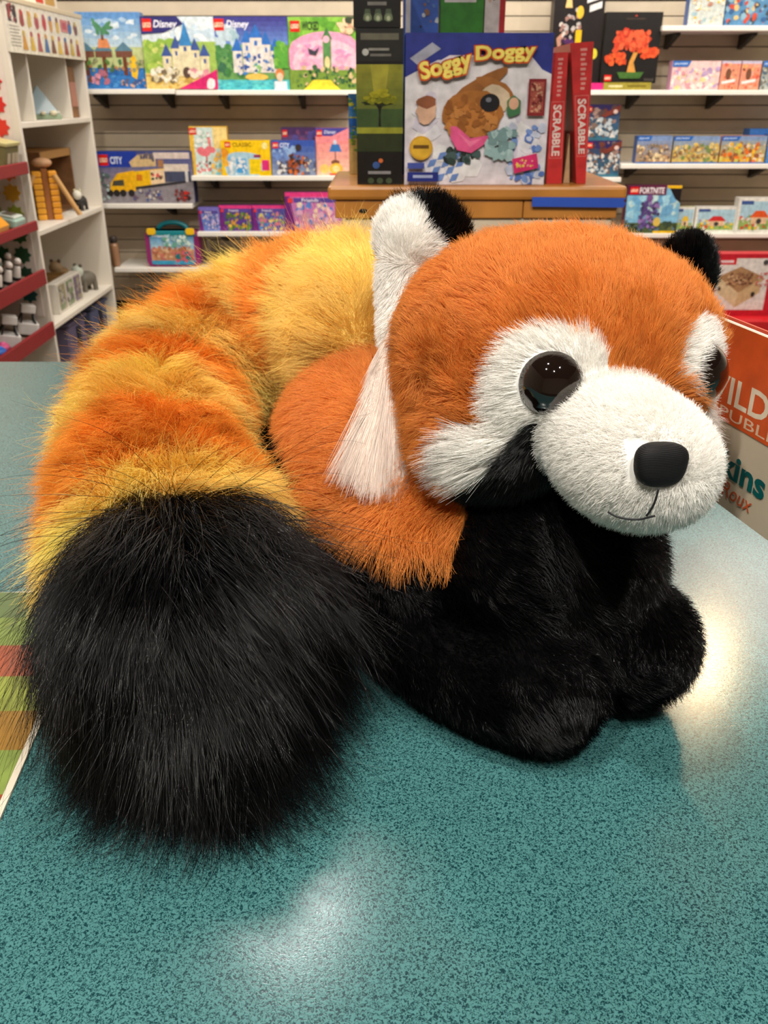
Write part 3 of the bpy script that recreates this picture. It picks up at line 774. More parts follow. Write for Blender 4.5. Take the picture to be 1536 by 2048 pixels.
def a_truck(A):
    A.rect(0, 0, 1, 1, (128, 124, 134)).grad(0, 0, 1, .5, (60, 70, 130), (140, 130, 150)).rect(0, .52, 1, 1, (140, 134, 140))
    A.rect(0, 0, .42, .3, (30, 60, 160)).logo(.02, .06, .12, .27).text('CITY', .14, .1, .27, .24, (220, 230, 246), .03)
    A.poly([(.34, .2), (.44, .06), (.62, .04), (.62, .28), (.36, .3)], (210, 180, 130)).rect(.6, .02, .98, .14, (216, 200, 190)).rect(.64, .16, .7, .3, (170, 120, 80)).rect(.7, .24, .96, .38, (220, 206, 190)); A.busy(.45, .04, .6, .16, [(110, 100, 110), (80, 80, 100)], 8, .02, 2.)
    A.rect(.7, .38, .98, .58, (70, 76, 100)).rect(.92, .38, .95, .58, (210, 206, 200))
    A.poly([(.1, .78), (.12, .6), (.2, .42), (.38, .36), (.38, .76)], (240, 180, 20)).poly([(.38, .38), (.7, .32), (.7, .6), (.38, .68)], (244, 190, 24)).poly([(.55, .36), (.7, .34), (.7, .6), (.55, .64)], (240, 210, 170))
    A.poly([(.13, .66), (.15, .56), (.26, .54), (.26, .66)], (70, 70, 60)).rect(.4, .44, .46, .56, (210, 120, 30)).busy(.56, .4, .68, .58, [(60, 80, 60), (220, 90, 90)], 5, .025)
    A.poly([(.38, .68), (.92, .56), (.92, .6), (.38, .73)], (50, 50, 54))
    for x in (.1, .17, .24, .33): A.ell(x, .8, .035, .07, (40, 38, 40))
    A.busy(.35, .75, .65, .95, [(70, 90, 150), (200, 190, 180), (110, 90, 110)], 14, .03).busy(.8, .75, .95, .95, [(206, 50, 40), (60, 40, 40), (120, 60, 60)], 14, .03).busy(.0, .4, .1, .95, [(180, 200, 200), (90, 110, 110)], 8, .03)
carton('toy_box', 'wide box with a yellow truck on the short left shelf', 198, 303, 386, 408, YB, SHZ['L3'], .1, (40, 50, 100), a_truck)
def a_flam(A):
    A.rect(0, 0, 1, 1, (236, 190, 70)).rect(.12, .02, .98, 1, (206, 226, 220)).rect(.62, .02, 1, .45, (240, 214, 140)).logo(.0, .03, .2, .17)
    A.ell(.42, .5, .24, .11, (236, 120, 130), 12, .1).ell(.5, .24, .05, .12, (236, 130, 130)).rect(.5, .26, .56, .5, (236, 130, 130)).rect(.4, .6, .44, .85, (200, 90, 90)); A.busy(.15, .7, .5, .95, [(90, 90, 90), (240, 240, 240), (220, 130, 130)], 10, .06).busy(.55, .55, 1, 1, [(120, 190, 200), (210, 230, 220), (240, 190, 90)], 16, .09).busy(.15, .1, .5, .4, [(180, 210, 190), (230, 236, 230)], 7, .1)
def a_yel(A):
    A.rect(0, 0, 1, 1, (246, 200, 20)).logo(.08, .04, .2, .2).text('CLASSIC', .24, .06, .62, .18, (120, 90, 20), .02)
    A.ell(.45, .75, .42, .45, (170, 205, 222), 16, .12).ell(.06, .35, .09, .14, (230, 150, 40)).ell(.1, .6, .1, .14, (240, 180, 60)).ell(.89, .15, .06, .1, (244, 230, 150))
    A.rect(.3, .52, .5, .92, (70, 160, 220)).rect(.56, .52, .8, .96, (240, 205, 20)).rect(.82, .55, .97, .85, (220, 50, 120)).rect(.66, .4, .8, .48, (150, 40, 90)); A.busy(.15, .5, .5, .98, [(220, 226, 230), (120, 180, 220), (240, 240, 240)], 12, .06); A.rect(.76, .86, 1, 1, (240, 200, 10))
def a_blue1(A):
    A.grad(0, 0, 1, 1, (50, 80, 170), (150, 160, 180)).logo(.03, .05, .17, .22).text('CITY', .2, .07, .42, .2, (220, 230, 250), .03).busy(.05, .25, .5, .5, [(150, 180, 220), (110, 140, 200)], 8, .1)
    A.busy(.15, .6, .5, .95, [(50, 50, 60), (220, 220, 220), (90, 80, 90)], 14, .07).busy(.4, .4, .8, .95, [(170, 80, 40), (60, 50, 50), (210, 110, 50), (120, 60, 40)], 24, .06).ell(.62, .2, .07, .1, (60, 50, 50)).busy(.75, .5, 1, .95, [(90, 100, 130), (210, 200, 180)], 10, .05)
def a_pur0(A):
    A.grad(0, 0, 1, 1, (70, 44, 90), (170, 150, 190)).logo(.03, .05, .16, .2).busy(.3, .1, 1, .4, [(120, 70, 110), (90, 80, 150)], 8, .12)
def a_pinklamp(A):
    A.grad(0, 0, 1, 1, (236, 120, 130), (250, 200, 170)).rect(0, 0, 1, .17, (70, 70, 150)).logo(.03, .04, .2, .18).text('Disney', .26, .05, .62, .14, (220, 220, 240), .02, .2).poly([(.1, .3), (1, .0), (1, .25)], (240, 140, 150))
    A.poly([(.4, .5), (.78, .5), (.7, .34), (.48, .34)], (60, 120, 190)).rect(.57, .5, .6, .72, (120, 90, 90)).ell(.58, .3, .06, .05, (200, 210, 230)).ell(.58, .72, .13, .05, (130, 80, 60)).ell(.6, .86, .2, .12, (240, 190, 60)).ell(.6, .86, .12, .07, (250, 220, 150)).ell(.25, .86, .15, .1, (246, 200, 110)).rect(.4, .96, .9, 1, (210, 60, 40))
carton('toy_box', 'flamingo picture box standing at the left end of its shelf', 381, 253, 456, 352, YB + .03, SHZ['L2'], .06, (226, 176, 60), a_flam)
carton('toy_box', 'bright yellow box of building bricks next to the flamingo box', 443, 281, 541, 352, YB - .025, SHZ['L2'], .05, (230, 180, 20), a_yel)
carton('toy_box', 'purple box half hidden behind the blue box with an orange figure', 564, 255, 640, 352, YB + .07, SHZ['L2'], .06, (70, 44, 90), a_pur0)
carton('toy_box', 'blue box with an orange and brown figure beside the yellow box', 543, 281, 631, 352, YB - .01, SHZ['L2'], .06, (50, 60, 120), a_blue1)
carton('toy_box', 'pink box with a blue lamp shade picture near the dark tree box', 632, 256, 698, 352, YB + .01, SHZ['L2'], .055, (200, 100, 120), a_pinklamp)
def a_pp(seed, main, pal, corner=(226, 60, 130)):
    def f(A):
        A.rect(0, 0, 1, 1, main).rect(0, 0, 1, .12, corner).poly([(0, 1), (.2, 1), (.08, .1), (0, .1)], (110, 40, 120)).rect(.15, .14, .9, .26, (90, 70, 150)).busy(.18, .3, .95, .92, pal, 30, .07).rect(.05, .14, .14, .26, (224, 60, 70)).text('Friends', .3, .15, .6, .24, (230, 220, 240), .02)
    return f
carton('toy_box', 'smallest blue and purple box at the left end of the purple row', 398, 415, 441, 464, YB, SHZ['L4'], .05, (100, 90, 160), a_pp(1, (110, 130, 200), [(90, 130, 200), (200, 180, 220), (80, 90, 160), (220, 200, 210)], (120, 110, 190)))
carton('toy_box', 'purple box with yellow and green garden picture in the purple row', 439, 411, 504, 464, YB, SHZ['L4'], .06, (96, 40, 110), a_pp(2, (90, 60, 140), [(120, 150, 60), (230, 190, 60), (80, 110, 60), (210, 150, 60)]))
carton('toy_box', 'purple box with blue pool picture in the purple row', 505, 411, 571, 465, YB, SHZ['L4'], .06, (96, 40, 110), a_pp(3, (90, 90, 170), [(70, 130, 190), (120, 170, 90), (210, 120, 140), (220, 200, 110)]))
carton('toy_box', 'tallest pink and magenta box in the purple row beside the wooden stand', 571, 385, 682, 466, YB - .02, SHZ['L4'], .06, (120, 40, 110), a_pp(4, (200, 120, 180), [(220, 170, 200), (190, 140, 170), (230, 210, 190), (90, 130, 200), (240, 190, 200)]))

# teal carry case with a handle, latches and a printed front
zc5 = SHZ['L5']; cA, cB = at(291, 490, YB), at(398, 490, YB); cw = cB.x - cA.x; ch = at(340, 462, YB).z - zc5
case = thing('toy_carry_case', 'teal and magenta toy carry case with handle and yellow latches on the lowest shelf', 'toy case', ((cA.x + cB.x) / 2, YB, zc5 + .0005))
def rr(w, h, r, n=5):
    pts = []
    for cx, cy, a0 in ((w / 2 - r, r, -90), (w / 2 - r, h - r, 0), (-w / 2 + r, h - r, 90), (-w / 2 + r, r, 180)):
        for i in range(n + 1):
            a = math.radians(a0 + 90 * i / n); pts.append((cx + r * math.cos(a), cy + r * math.sin(a)))
    return pts
MB().prism(rr(cw, ch, .03), 0, .10).build('shell', cmat((150, 40, 110), .35), case, bevel=.004)
MB().prism([(x, z + .012) for x, z in rr(cw * .82, ch * .9, .02)], -.004, -.0001).build('front_panel', cmat((90, 160, 200), .35), case)
A = Art(cw * .8, ch * .86); A.grad(0, 0, 1, .55, (80, 150, 210), (190, 220, 226)).rect(0, .52, 1, 1, (206, 150, 110)).busy(.05, .45, .95, .85, [(206, 140, 100), (180, 110, 80), (230, 190, 150), (210, 120, 110)], 34, .07).busy(.3, .1, .9, .4, [(220, 236, 226), (160, 200, 200), (110, 170, 150)], 16, .07).rect(0, .88, 1, 1, (60, 160, 200)).busy(.6, .6, 1, .9, [(40, 120, 130), (220, 100, 120)], 10, .07).text('Friends', .06, .04, .42, .13, (226, 240, 246), .02)
po = A.build(case); po.location = (0, -.0045, .016)
MB().prism([(-cw * .46, ch * .86), (cw * .46, ch * .86), (cw * .40, ch * 1.0), (-cw * .40, ch * 1.0)], -.007, .107).build('lid_band', cmat((20, 130, 140), .35), case, bevel=.004)
hp = [(cw * .27 * math.cos(math.radians(a)), .05, ch * 1.0 + ch * .2 * math.sin(math.radians(a))) for a in range(-5, 190, 15)]
MB().tube(hp, .014, 10).build('handle', cmat((14, 124, 136), .35), case, smooth=True)
for sx_ in (-1, 1):
    MB().prism([(x + sx_ * cw * .36, z + ch * .9) for x, z in rr(.05, .035, .012)], -.016, -.0075).build('latch', cmat((240, 190, 20), .35), case, bevel=.002)
jar = thing('brown_jar', 'dark brown jar beside the white unit on the lowest wall shelf', 'jar', (*at(233, 530, YB + .02).xy, zc5 + .0005))
MB().lathe([(.02, 0), (.024, .01), (.024, .11), (.018, .13)], n=14).build('jar_body', cmat((150, 110, 80), .3), jar, smooth=True)
MB().lathe([(.02, .1305), (.021, .16), (.018, .165)], n=14).build('jar_lid', cmat((60, 50, 48), .4), jar, smooth=True)

# right side
def a_rb(main, pal, tabc=(50, 110, 190), n=30, tab=True):
    def f(A):
        A.rect(0, 0, 1, 1, main).busy(0, .25, 1, .95, pal, n, .075)
        if tab: A.poly([(0, .2), (.32, .2), (.38, 0), (0, 0)], tabc).text('playmobil', .04, .05, .3, .15, (220, 232, 244), .01)
    return f
carton('toy_box', 'yellow and white box at the left end of the highest right shelf', 1380, -40, 1451, 49, YB, SHZ['R0'], .07, (60, 100, 170), a_rb((200, 206, 200), [(220, 214, 190), (160, 190, 200), (190, 140, 120), (230, 190, 60), (240, 236, 220)], tab=False))
carton('toy_box', 'blue underwater box on the highest right shelf, at the photo corner', 1453, -40, 1560, 48, YB, SHZ['R0'], .07, (60, 100, 150), a_rb((90, 140, 180), [(60, 100, 150), (140, 180, 200), (200, 80, 60), (70, 80, 90), (220, 190, 130)], tab=False))
def a_fig(A):
    A.rect(0, 0, 1, 1, (34, 28, 28)).busy(.1, .55, .5, .9, [(80, 40, 90), (60, 34, 70)], 8, .1)
    A.busy(.15, .3, .55, .78, [(220, 210, 200), (190, 180, 176), (160, 120, 110)], 16, .06).rect(.46, .5, .58, .92, (236, 186, 30)).poly([(.22, .3), (.36, .3), (.28, .06)], (236, 200, 130)).ell(.52, .34, .07, .06, (236, 190, 60)).ell(.7, .68, .09, .05, (200, 190, 190)).ell(.86, .72, .07, .05, (222, 206, 60)).poly([(.08, .58), (.2, .52), (.14, .72)], (190, 140, 120))
    A.poly([(.64, .2), (.9, .16), (.9, .22), (.64, .26)], (230, 228, 224)).poly([(.7, .28), (.94, .24), (.94, .3), (.7, .34)], (230, 228, 224))
carton('toy_box', 'tall dark box with white and yellow figurines behind the red game boxes', 1106, -52, 1206, 163, YB + .02, SHZ['R1'] + .031, .07, (30, 26, 26), a_fig)
def a_bon(A):
    A.rect(0, 0, 1, 1, (32, 29, 28)).poly([(.5, .06), (.56, .06), (.53, .035)], (190, 70, 50)).rect(.36, .085, .7, .1, (70, 56, 50))
    A.busy(.22, .28, .78, .52, [(216, 78, 46), (232, 98, 60), (196, 60, 40)], 44, .085).busy(.62, .52, .95, .62, [(236, 96, 50), (216, 76, 40)], 16, .07).busy(.08, .58, .4, .72, [(240, 100, 50), (210, 74, 40)], 14, .065)
    A.poly([(.45, .86), (.62, .86), (.56, .7), (.62, .56), (.54, .56), (.48, .7)], (214, 150, 70)).poly([(.28, .84), (.76, .84), (.7, .93), (.34, .93)], (70, 110, 50)).logo(.06, .88, .19, .97).rect(.78, .93, .95, .97, (70, 64, 60))
carton('toy_box', 'dark box with an orange maple bonsai on the right shelf', 1207, 24, 1319, 164, YB, SHZ['R1'] + .031, .07, (40, 34, 32), a_bon)
carton('toy_box', 'flat magenta box lying under the dark figurine box', 1176, 166, 1206, 180, YB - .01, SHZ['R1'], .12, (214, 40, 120), lambda A: A.rect(0, 0, 1, 1, (220, 44, 124)))
carton('toy_box', 'flat olive yellow box lying under the dark maple bonsai box', 1207, 165, 1302, 180, YB - .01, SHZ['R1'], .12, (150, 136, 50), lambda A: A.rect(0, 0, 1, 1, (160, 146, 56)).rect(.1, .35, .4, .65, (216, 206, 150)).rect(.5, .35, .9, .65, (120, 106, 40)))
PK = [(240, 190, 190), (236, 210, 150), (220, 150, 160), (190, 160, 200), (246, 224, 214)]
carton('toy_box', 'wide pale pink box with blue tab on the right shelf', 1343, 122, 1439, 180, YB, SHZ['R1'], .07, (210, 150, 180), a_rb((238, 200, 196), PK))
OG = [(236, 130, 90), (222, 100, 80), (240, 180, 120), (120, 70, 50), (236, 170, 150)]
def a_og(A):
    A.rect(0, 0, 1, 1, (236, 150, 120)).rect(0, 0, 1, .1, (200, 190, 210)).busy(.1, .1, .9, .95, OG, 12, .12).ell(.4, .45, .14, .2, (120, 80, 60)).poly([(.1, .7), (.8, .62), (.8, .72), (.1, .8)], (244, 230, 226))
carton('toy_box', 'orange box with brown figure, next to the wide pink box', 1441, 122, 1479, 180, YB, SHZ['R1'], .06, (180, 120, 150), a_og)
carton('toy_box', 'orange box with brown figure, second from the wide pink box', 1481, 122, 1520, 180, YB, SHZ['R1'], .06, (180, 120, 150), a_og)
carton('toy_box', 'grey and blue box cut by the photo edge after the orange boxes', 1523, 122, 1590, 180, YB, SHZ['R1'], .06, (120, 130, 140), a_rb((170, 176, 170), [(120, 120, 110), (190, 190, 180), (90, 110, 130)]))
def a_ship(A):
    A.grad(0, 0, 1, 1, (50, 54, 86), (60, 110, 140)).rect(0, .0, 1, .22, (52, 44, 92)).busy(.1, .05, 1, .5, [(110, 60, 50), (90, 70, 70), (160, 130, 120)], 14, .09).logo(.12, .06, .26, .2)
    A.busy(.1, .4, .95, .9, [(220, 214, 206), (180, 190, 196), (120, 100, 90), (60, 90, 110)], 34, .08).poly([(.5, .3), (1, .0), (1, .18), (.6, .36)], (120, 56, 46)).ell(.88, .2, .06, .06, (220, 190, 180))
    A.rect(0, .92, 1, 1, (60, 110, 130))
carton('toy_box', 'sailing ship box, upper one of two stacked behind the red games', 1162, 209, 1238, 281, YB + .01, None, .07, (50, 50, 80), a_ship)
carton('toy_box', 'sailing ship box, lower one of two stacked on the short shelf', 1162, 281, 1240, 355, YB, SHZ['R2b'], .08, (50, 50, 80), a_ship)
AN = [(180, 140, 100), (210, 170, 120), (110, 90, 80), (230, 206, 160), (140, 120, 90)]
def a_an(p):
    def f(A):
        A.grad(0, 0, 1, 1, (120, 150, 200), p[0]).poly([(0, .18), (.36, .18), (.42, 0), (0, 0)], (40, 100, 180)).text('playmobil', .04, .04, .32, .14, (210, 226, 244), .01).busy(.02, .3, .98, .92, p, 36, .065).rect(0, .95, 1, 1, (50, 110, 180))
    return f
carton('toy_box', 'blue and tan animal box, first on the shelf beside the ship boxes', 1273, 272, 1343, 328, YB, SHZ['R2'], .07, (60, 90, 150), a_an(AN))
carton('toy_box', 'sandy box with a green dinosaur picture on the middle right shelf', 1346, 272, 1438, 328, YB, SHZ['R2'], .07, (150, 130, 80), a_an([(216, 180, 90), (190, 150, 80), (120, 140, 80), (226, 200, 130), (150, 110, 70)]))
carton('toy_box', 'yellow and orange crowd picture box on the middle right shelf', 1441, 272, 1531, 328, YB, SHZ['R2'], .07, (200, 120, 50), a_an([(236, 180, 50), (226, 110, 40), (200, 190, 90), (230, 210, 180), (150, 90, 60)]))
carton('toy_box', 'blue box cut by the photo edge on the middle right shelf', 1534, 268, 1600, 328, YB, SHZ['R2'], .07, (60, 100, 170), a_an([(80, 130, 190), (210, 200, 120), (140, 160, 180)]))
carton('toy_box', 'flat blue box lying behind the yellow crowd picture box', 1500, 258, 1600, 272, YB + .09, SHZ['R2'], .1, (50, 110, 190), lambda A: A.rect(0, 0, 1, 1, (60, 120, 200)))
def a_fort(A):
    A.rect(0, 0, 1, 1, (130, 190, 220)).busy(0, .25, 1, .6, [(160, 210, 230), (110, 170, 210), (190, 220, 220)], 14, .12).rect(0, 0, .72, .2, (96, 20, 60)).logo(.04, .03, .2, .18).text('FORTNITE', .22, .04, .68, .17, (236, 228, 232), .03).poly([(.72, 0), (1, 0), (1, .06), (.74, .06)], (240, 190, 30)).poly([(.78, .06), (1, .06), (1, .36), (.9, .28)], (30, 26, 30))
    A.rect(0, .78, 1, 1, (80, 96, 60)).busy(0, .74, 1, .96, [(60, 80, 60), (110, 120, 70), (50, 60, 50), (90, 120, 140)], 20, .07).busy(.28, .35, .62, .9, [(110, 90, 150), (90, 70, 130), (150, 120, 180), (70, 60, 100)], 34, .06).ell(.42, .26, .06, .08, (120, 80, 140)).ell(.6, .76, .07, .1, (220, 190, 90)).rect(.55, .95, 1, 1, (236, 190, 30))
carton('toy_box', 'light blue box with a purple tower picture beside the wooden stand', 1252, 371, 1358, 467, YB - .02, SHZ['R3'], .08, (90, 40, 60), a_fort)
CT = [(140, 180, 200), (120, 160, 80), (236, 200, 60), (210, 90, 60), (226, 220, 200)]
def a_ch(pal, roofc):
    def f(A):
        A.rect(0, 0, 1, 1, (228, 228, 218)).rect(.06, .1, .94, .9, (170, 206, 220)).rect(.06, .62, .94, .9, (150, 180, 100)).busy(.1, .5, .9, .86, pal, 14, .06).poly([(.3, .55), (.75, .55), (.62, .36), (.42, .36)], roofc).rect(.34, .55, .7, .74, (226, 190, 150)).rect(.06, .08, .34, .18, (60, 90, 150)).ell(.52, .66, .06, .08, (60, 60, 60))
    return f
carton('toy_box', 'narrow yellow and green box right of the purple tower box', 1352, 414, 1387, 467, YB + .01, SHZ['R3'], .06, (200, 200, 150), a_ch(CT, (226, 190, 60)))
carton('toy_box', 'white framed box with a red car on the lower right shelf', 1390, 414, 1473, 467, YB, SHZ['R3'], .06, (214, 212, 204), a_ch(CT, (206, 50, 50)))
carton('toy_box', 'tall white framed box with an orange roofed house at the photo edge', 1474, 396, 1560, 467, YB - .02, SHZ['R3'], .07, (214, 212, 204), a_ch(CT, (222, 90, 40)))
# red plinth with the white and red bead game
YP = 4.62
zp = at(1470, 632, YP).z
pl = tag(MB().box(-.35, .6, 0, .5, 0, zp).build('display_plinth', cmat((190, 26, 34), .4), None, (at(1480, 632, YP).x, YP - .12, 0), bevel=.006), 'low red display plinth under the white bead game box', 'plinth')
def a_bead(A):
    A.rect(0, 0, 1, 1, (190, 30, 46)).rect(.08, .07, .88, .9, (222, 214, 208)).rect(.08, .07, .36, .17, (206, 30, 44)).rect(.12, .1, .32, .14, (236, 200, 204))
    A.poly([(.12, .36), (.44, .2), (.8, .36), (.46, .62)], (170, 130, 90)).poly([(.12, .36), (.46, .62), (.44, .86), (.14, .62)], (214, 190, 150)).poly([(.46, .62), (.8, .36), (.78, .62), (.44, .86)], (200, 170, 126))
    A.busy(.26, .3, .64, .48, [(150, 106, 76), (206, 170, 130), (110, 70, 56), (186, 140, 100)], 46, .03).ell(.68, .64, .03, .04, (50, 40, 40)).ell(.8, .13, .04, .04, (70, 66, 66)).ell(.16, .55, .02, .03, (60, 50, 50)); A.busy(.7, .3, .86, .5, [(200, 90, 90), (222, 214, 208)], 8, .025)
carton('game_box', 'white and red box showing a wooden tray of beads, behind the plush ear', 1418, 508, 1550, 632, YP, zp, .09, (196, 26, 44), a_bead, cat='game box')
# ------------------------------------------------------------------ wooden stand with board games
YT = 1.64
M_WOOD = pmat('honey_wood', (198, 130, 54), .4, noise=.28, nscale=9, coat=.2)
zt = at(950, 372, YT).z
sA, sB = at(655, 385, YT), at(1255, 385, YT); sw = sB.x - sA.x; scx = (sA.x + sB.x) / 2
z2 = at(950, 402, YT).z; z3 = at(950, 438, YT).z
stand = thing('display_stand', 'honey coloured wooden display stand holding board games behind the counter', 'stand', (scx, YT, 0))
MB().box(-sw / 2, sw / 2, 0, .34, z2 + .001, zt).build('top_board', M_WOOD, stand, bevel=.006)
nb_ = 3
for i in range(nb_):
    xa = -sw / 2 + .012 + (sw - .024) * i / nb_; xb = -sw / 2 + .012 + (sw - .024) * (i + 1) / nb_ - .0012
    MB().box(xa, xb, .008, .32, z3, z2).build('apron_board', M_WOOD, stand, bevel=.002)
pw0, pw1 = at(690, 450, YT).x - scx, at(1226, 450, YT).x - scx
MB().box(pw0, pw1, .014, .31, .0, z3 - .0005).build('cabinet_panel', pmat('cream_panel', (214, 198, 172), .6, noise=.06), stand, bevel=.003)
tp = tag(MB().prism([(at(1064, 404, YT - .001).x, at(1064, 394, YT).z), (at(1064, 404, YT).x, at(1064, 413, YT).z), (at(1248, 404, YT).x, at(1248, 415, YT).z), (at(1252, 404, YT).x, at(1252, 406, YT).z), (at(1246, 404, YT).x, at(1246, 401, YT).z), (at(1252, 404, YT).x, at(1252, 396, YT).z)], YT - .0012, YT - .0002).build('masking_tape', cmat((44, 84, 190), .5)), 'strip of blue tape along the wooden stand', 'tape')
MB().ball((0, 0, 0), (.008, .003, .004), 10, 6).build('knot_hole', cmat((30, 22, 16), .7), stand, (at(726, 423, YT).x - scx, .008, at(726, 423, YT).z), smooth=True)

YG = YT + .03
def a_dark1(A):
    A.rect(0, 0, 1, 1, (26, 25, 24)).rect(0, 0, 1, .2, (40, 40, 38)).rect(.1, .03, .9, .07, (110, 106, 90)).rect(.26, .12, .7, .135, (150, 146, 136)).rect(.3, .155, .74, .17, (120, 116, 108)).ell(.2, .145, .07, .022, (200, 198, 190))
    A.grad(0, .22, 1, .72, (150, 146, 50), (60, 78, 40), 10).poly([(.3, .22), (.7, .22), (.62, .42), (.38, .42)], (166, 158, 56)).rect(0, .5, 1, .62, (62, 84, 46)).rect(0, .62, 1, .66, (150, 150, 50)).rect(0, .66, 1, .78, (46, 56, 32))
    A.poly([(.47, .615), (.53, .615), (.515, .54), (.53, .5), (.62, .46), (.38, .46), (.47, .5), (.485, .54)], (24, 24, 18)).ell(.5, .46, .37, .022, (34, 44, 22), 18, .2).busy(.2, .42, .8, .46, [(120, 122, 26), (150, 146, 32), (96, 104, 24)], 16, .11, .6).busy(.32, .385, .68, .42, [(176, 166, 38), (150, 146, 30)], 10, .1, .6)
    A.rect(0, .78, 1, 1, (24, 23, 22)).ell(.42, .87, .08, .024, (60, 90, 150)).ell(.52, .84, .05, .015, (210, 110, 60)).rect(.24, .91, .74, .93, (140, 138, 140))
    for x in (.3, .5, .7): A.ell(x, .975, .07, .02, (70, 84, 60))
carton('game_box', 'tall dark game box with a glowing green tree on its side', 713, 57, 806, 364, YG, zt, .2, (24, 23, 22), a_dark1, cat='game box')
def a_dark2(A):
    A.rect(0, 0, 1, 1, (26, 25, 24)).rect(.3, .64, .7, .69, (130, 126, 120))
    for x in (.3, .52, .74): A.poly([(x - .1, .9), (x + .1, .9), (x + .05, .74), (x - .05, .74)], (80, 92, 70)); A.ell(x, .86, .09, .06, (120, 132, 100)).ell(x, .87, .04, .035, (190, 196, 160))
zd = at(760, 57, YG).z + .0015
carton('game_box', 'dark game box with three pale lanterns stacked on the green tree box', 706, -90, 802, 56, YG + .005, zd, .19, (24, 23, 22), a_dark2, cat='game box')
carton('game_box', 'blue and yellow striped game box peeking out left of the dark tree box', 698, 188, 730, 364, YG + .225, zt, .07, (60, 130, 200), lambda A: A.rect(0, 0, 1, 1, (70, 140, 200)).busy(0, .05, 1, .5, [(200, 200, 60), (70, 140, 90), (60, 130, 210)], 24, .25, .5).rect(0, .3, 1, .4, (40, 110, 200)).rect(0, .55, 1, 1, (214, 180, 110)).busy(0, .5, 1, .7, [(190, 190, 60), (120, 150, 60)], 8, .25, .5), cat='game box')
def a_soggy(A):
    A.rect(0, 0, 1, 1, (222, 214, 220)).rect(0, 0, 1, .14, (48, 58, 140)).poly([(0, .14), (.3, .14), (0, .3)], (48, 58, 140)).poly([(.85, .14), (1, .14), (1, .3)], (48, 58, 140))
    A.poly([(0, .28), (.22, .17), (.8, .17), (1, .26), (1, .55), (0, .55)], (226, 220, 222)).poly([(.03, .16), (.18, .06), (.24, .1), (.08, .2)], (170, 170, 186)).busy(.1, .4, .95, .95, [(230, 226, 232), (214, 206, 220), (236, 232, 232)], 18, .1)
    for i in range(5):                                     # checked tiles
        for j in range(4):
            if (i + j) % 2: A.poly([(.2 + i * .05 - j * .02, .78 + j * .05), (.25 + i * .05 - j * .02, .77 + j * .05), (.23 + i * .05 - j * .02, .82 + j * .05), (.18 + i * .05 - j * .02, .83 + j * .05)], (110, 140, 200))
    A.busy(.74, .6, .98, .98, [(90, 120, 190), (200, 206, 226), (120, 150, 210)], 18, .04).busy(.30, .74, .52, .84, [(50, 66, 60), (70, 90, 90), (40, 46, 46)], 10, .04)
    # plain brown, black and pink picture shapes where the box shows its toy
    A.ell(.5, .34, .24, .05, (150, 94, 46), 16, .1, -.5).ell(.62, .34, .14, .045, (164, 104, 52), 16, .1, .4).ell(.62, .42, .11, .09, (214, 190, 160), 14, .1)
    A.ell(.47, .52, .21, .16, (172, 108, 50), 22, .06).ell(.48, .56, .18, .11, (186, 118, 56), 20, .08).busy(.3, .42, .62, .64, [(160, 98, 44), (194, 128, 66), (150, 90, 40)], 26, .035)
    A.ell(.585, .445, .068, .06, (30, 28, 34), 18).ell(.575, .425, .02, .016, (120, 120, 130))
    A.poly([(.32, .6), (.36, .6), (.46, .68), (.58, .66), (.61, .63), (.56, .72), (.47, .78), (.37, .76), (.32, .68)], (226, 90, 140)).poly([(.37, .64), (.46, .7), (.54, .68), (.46, .74)], (240, 120, 160))
    A.ell(.15, .5, .07, .08, (226, 180, 150), 14, .15).ell(.15, .44, .07, .04, (150, 90, 60), 12, .2).ell(.75, .47, .05, .07, (70, 120, 80), 12, .15).ell(.75, .45, .035, .04, (220, 170, 140)).busy(.58, .64, .78, .8, [(150, 180, 180), (170, 196, 196), (120, 150, 150)], 14, .05)
    A.ell(.115, .745, .082, .082, (214, 160, 44), 20).ell(.115, .745, .07, .07, (226, 176, 56), 20).rect(.06, .725, .17, .75, (110, 76, 30))
    A.rect(.845, .29, .965, .53, (134, 40, 44)); A.rect(.86, .31, .95, .51, (170, 84, 70)).busy(.865, .32, .945, .5, [(120, 40, 40), (206, 150, 120)], 20, .014)
    A.poly([(.76, .82), (.93, .78), (.95, .88), (.78, .92)], (220, 50, 110)).busy(.79, .82, .92, .88, [(244, 130, 170), (240, 200, 90)], 8, .014)
    A.rect(.02, .91, .24, .975, (40, 50, 130)).rect(.06, .93, .2, .95, (170, 178, 214)).rect(.02, .845, .14, .885, (70, 84, 160))
    for (t, u0, v0, u1, v1, r) in (('Soggy', .085, .135, .465, .30, 14), ('Doggy', .46, .065, .89, .20, 3)):
        A.text(t, u0, v0, u1, v1, (160, 34, 24), .11, 0, r).text(t, u0, v0 + .004, u1, v1 + .0, (214, 90, 30), .075, 0, r).text(t, u0 + .012, v0 + .008, u1 - .012, v1 - .01, (250, 226, 110), .035, 0, r)
carton('game_box', 'big blue and white dog game box with yellow title on the wooden stand', 810, 66, 1098, 368, YG - .008, zt, .07, (60, 60, 140), a_soggy, cat='game box')
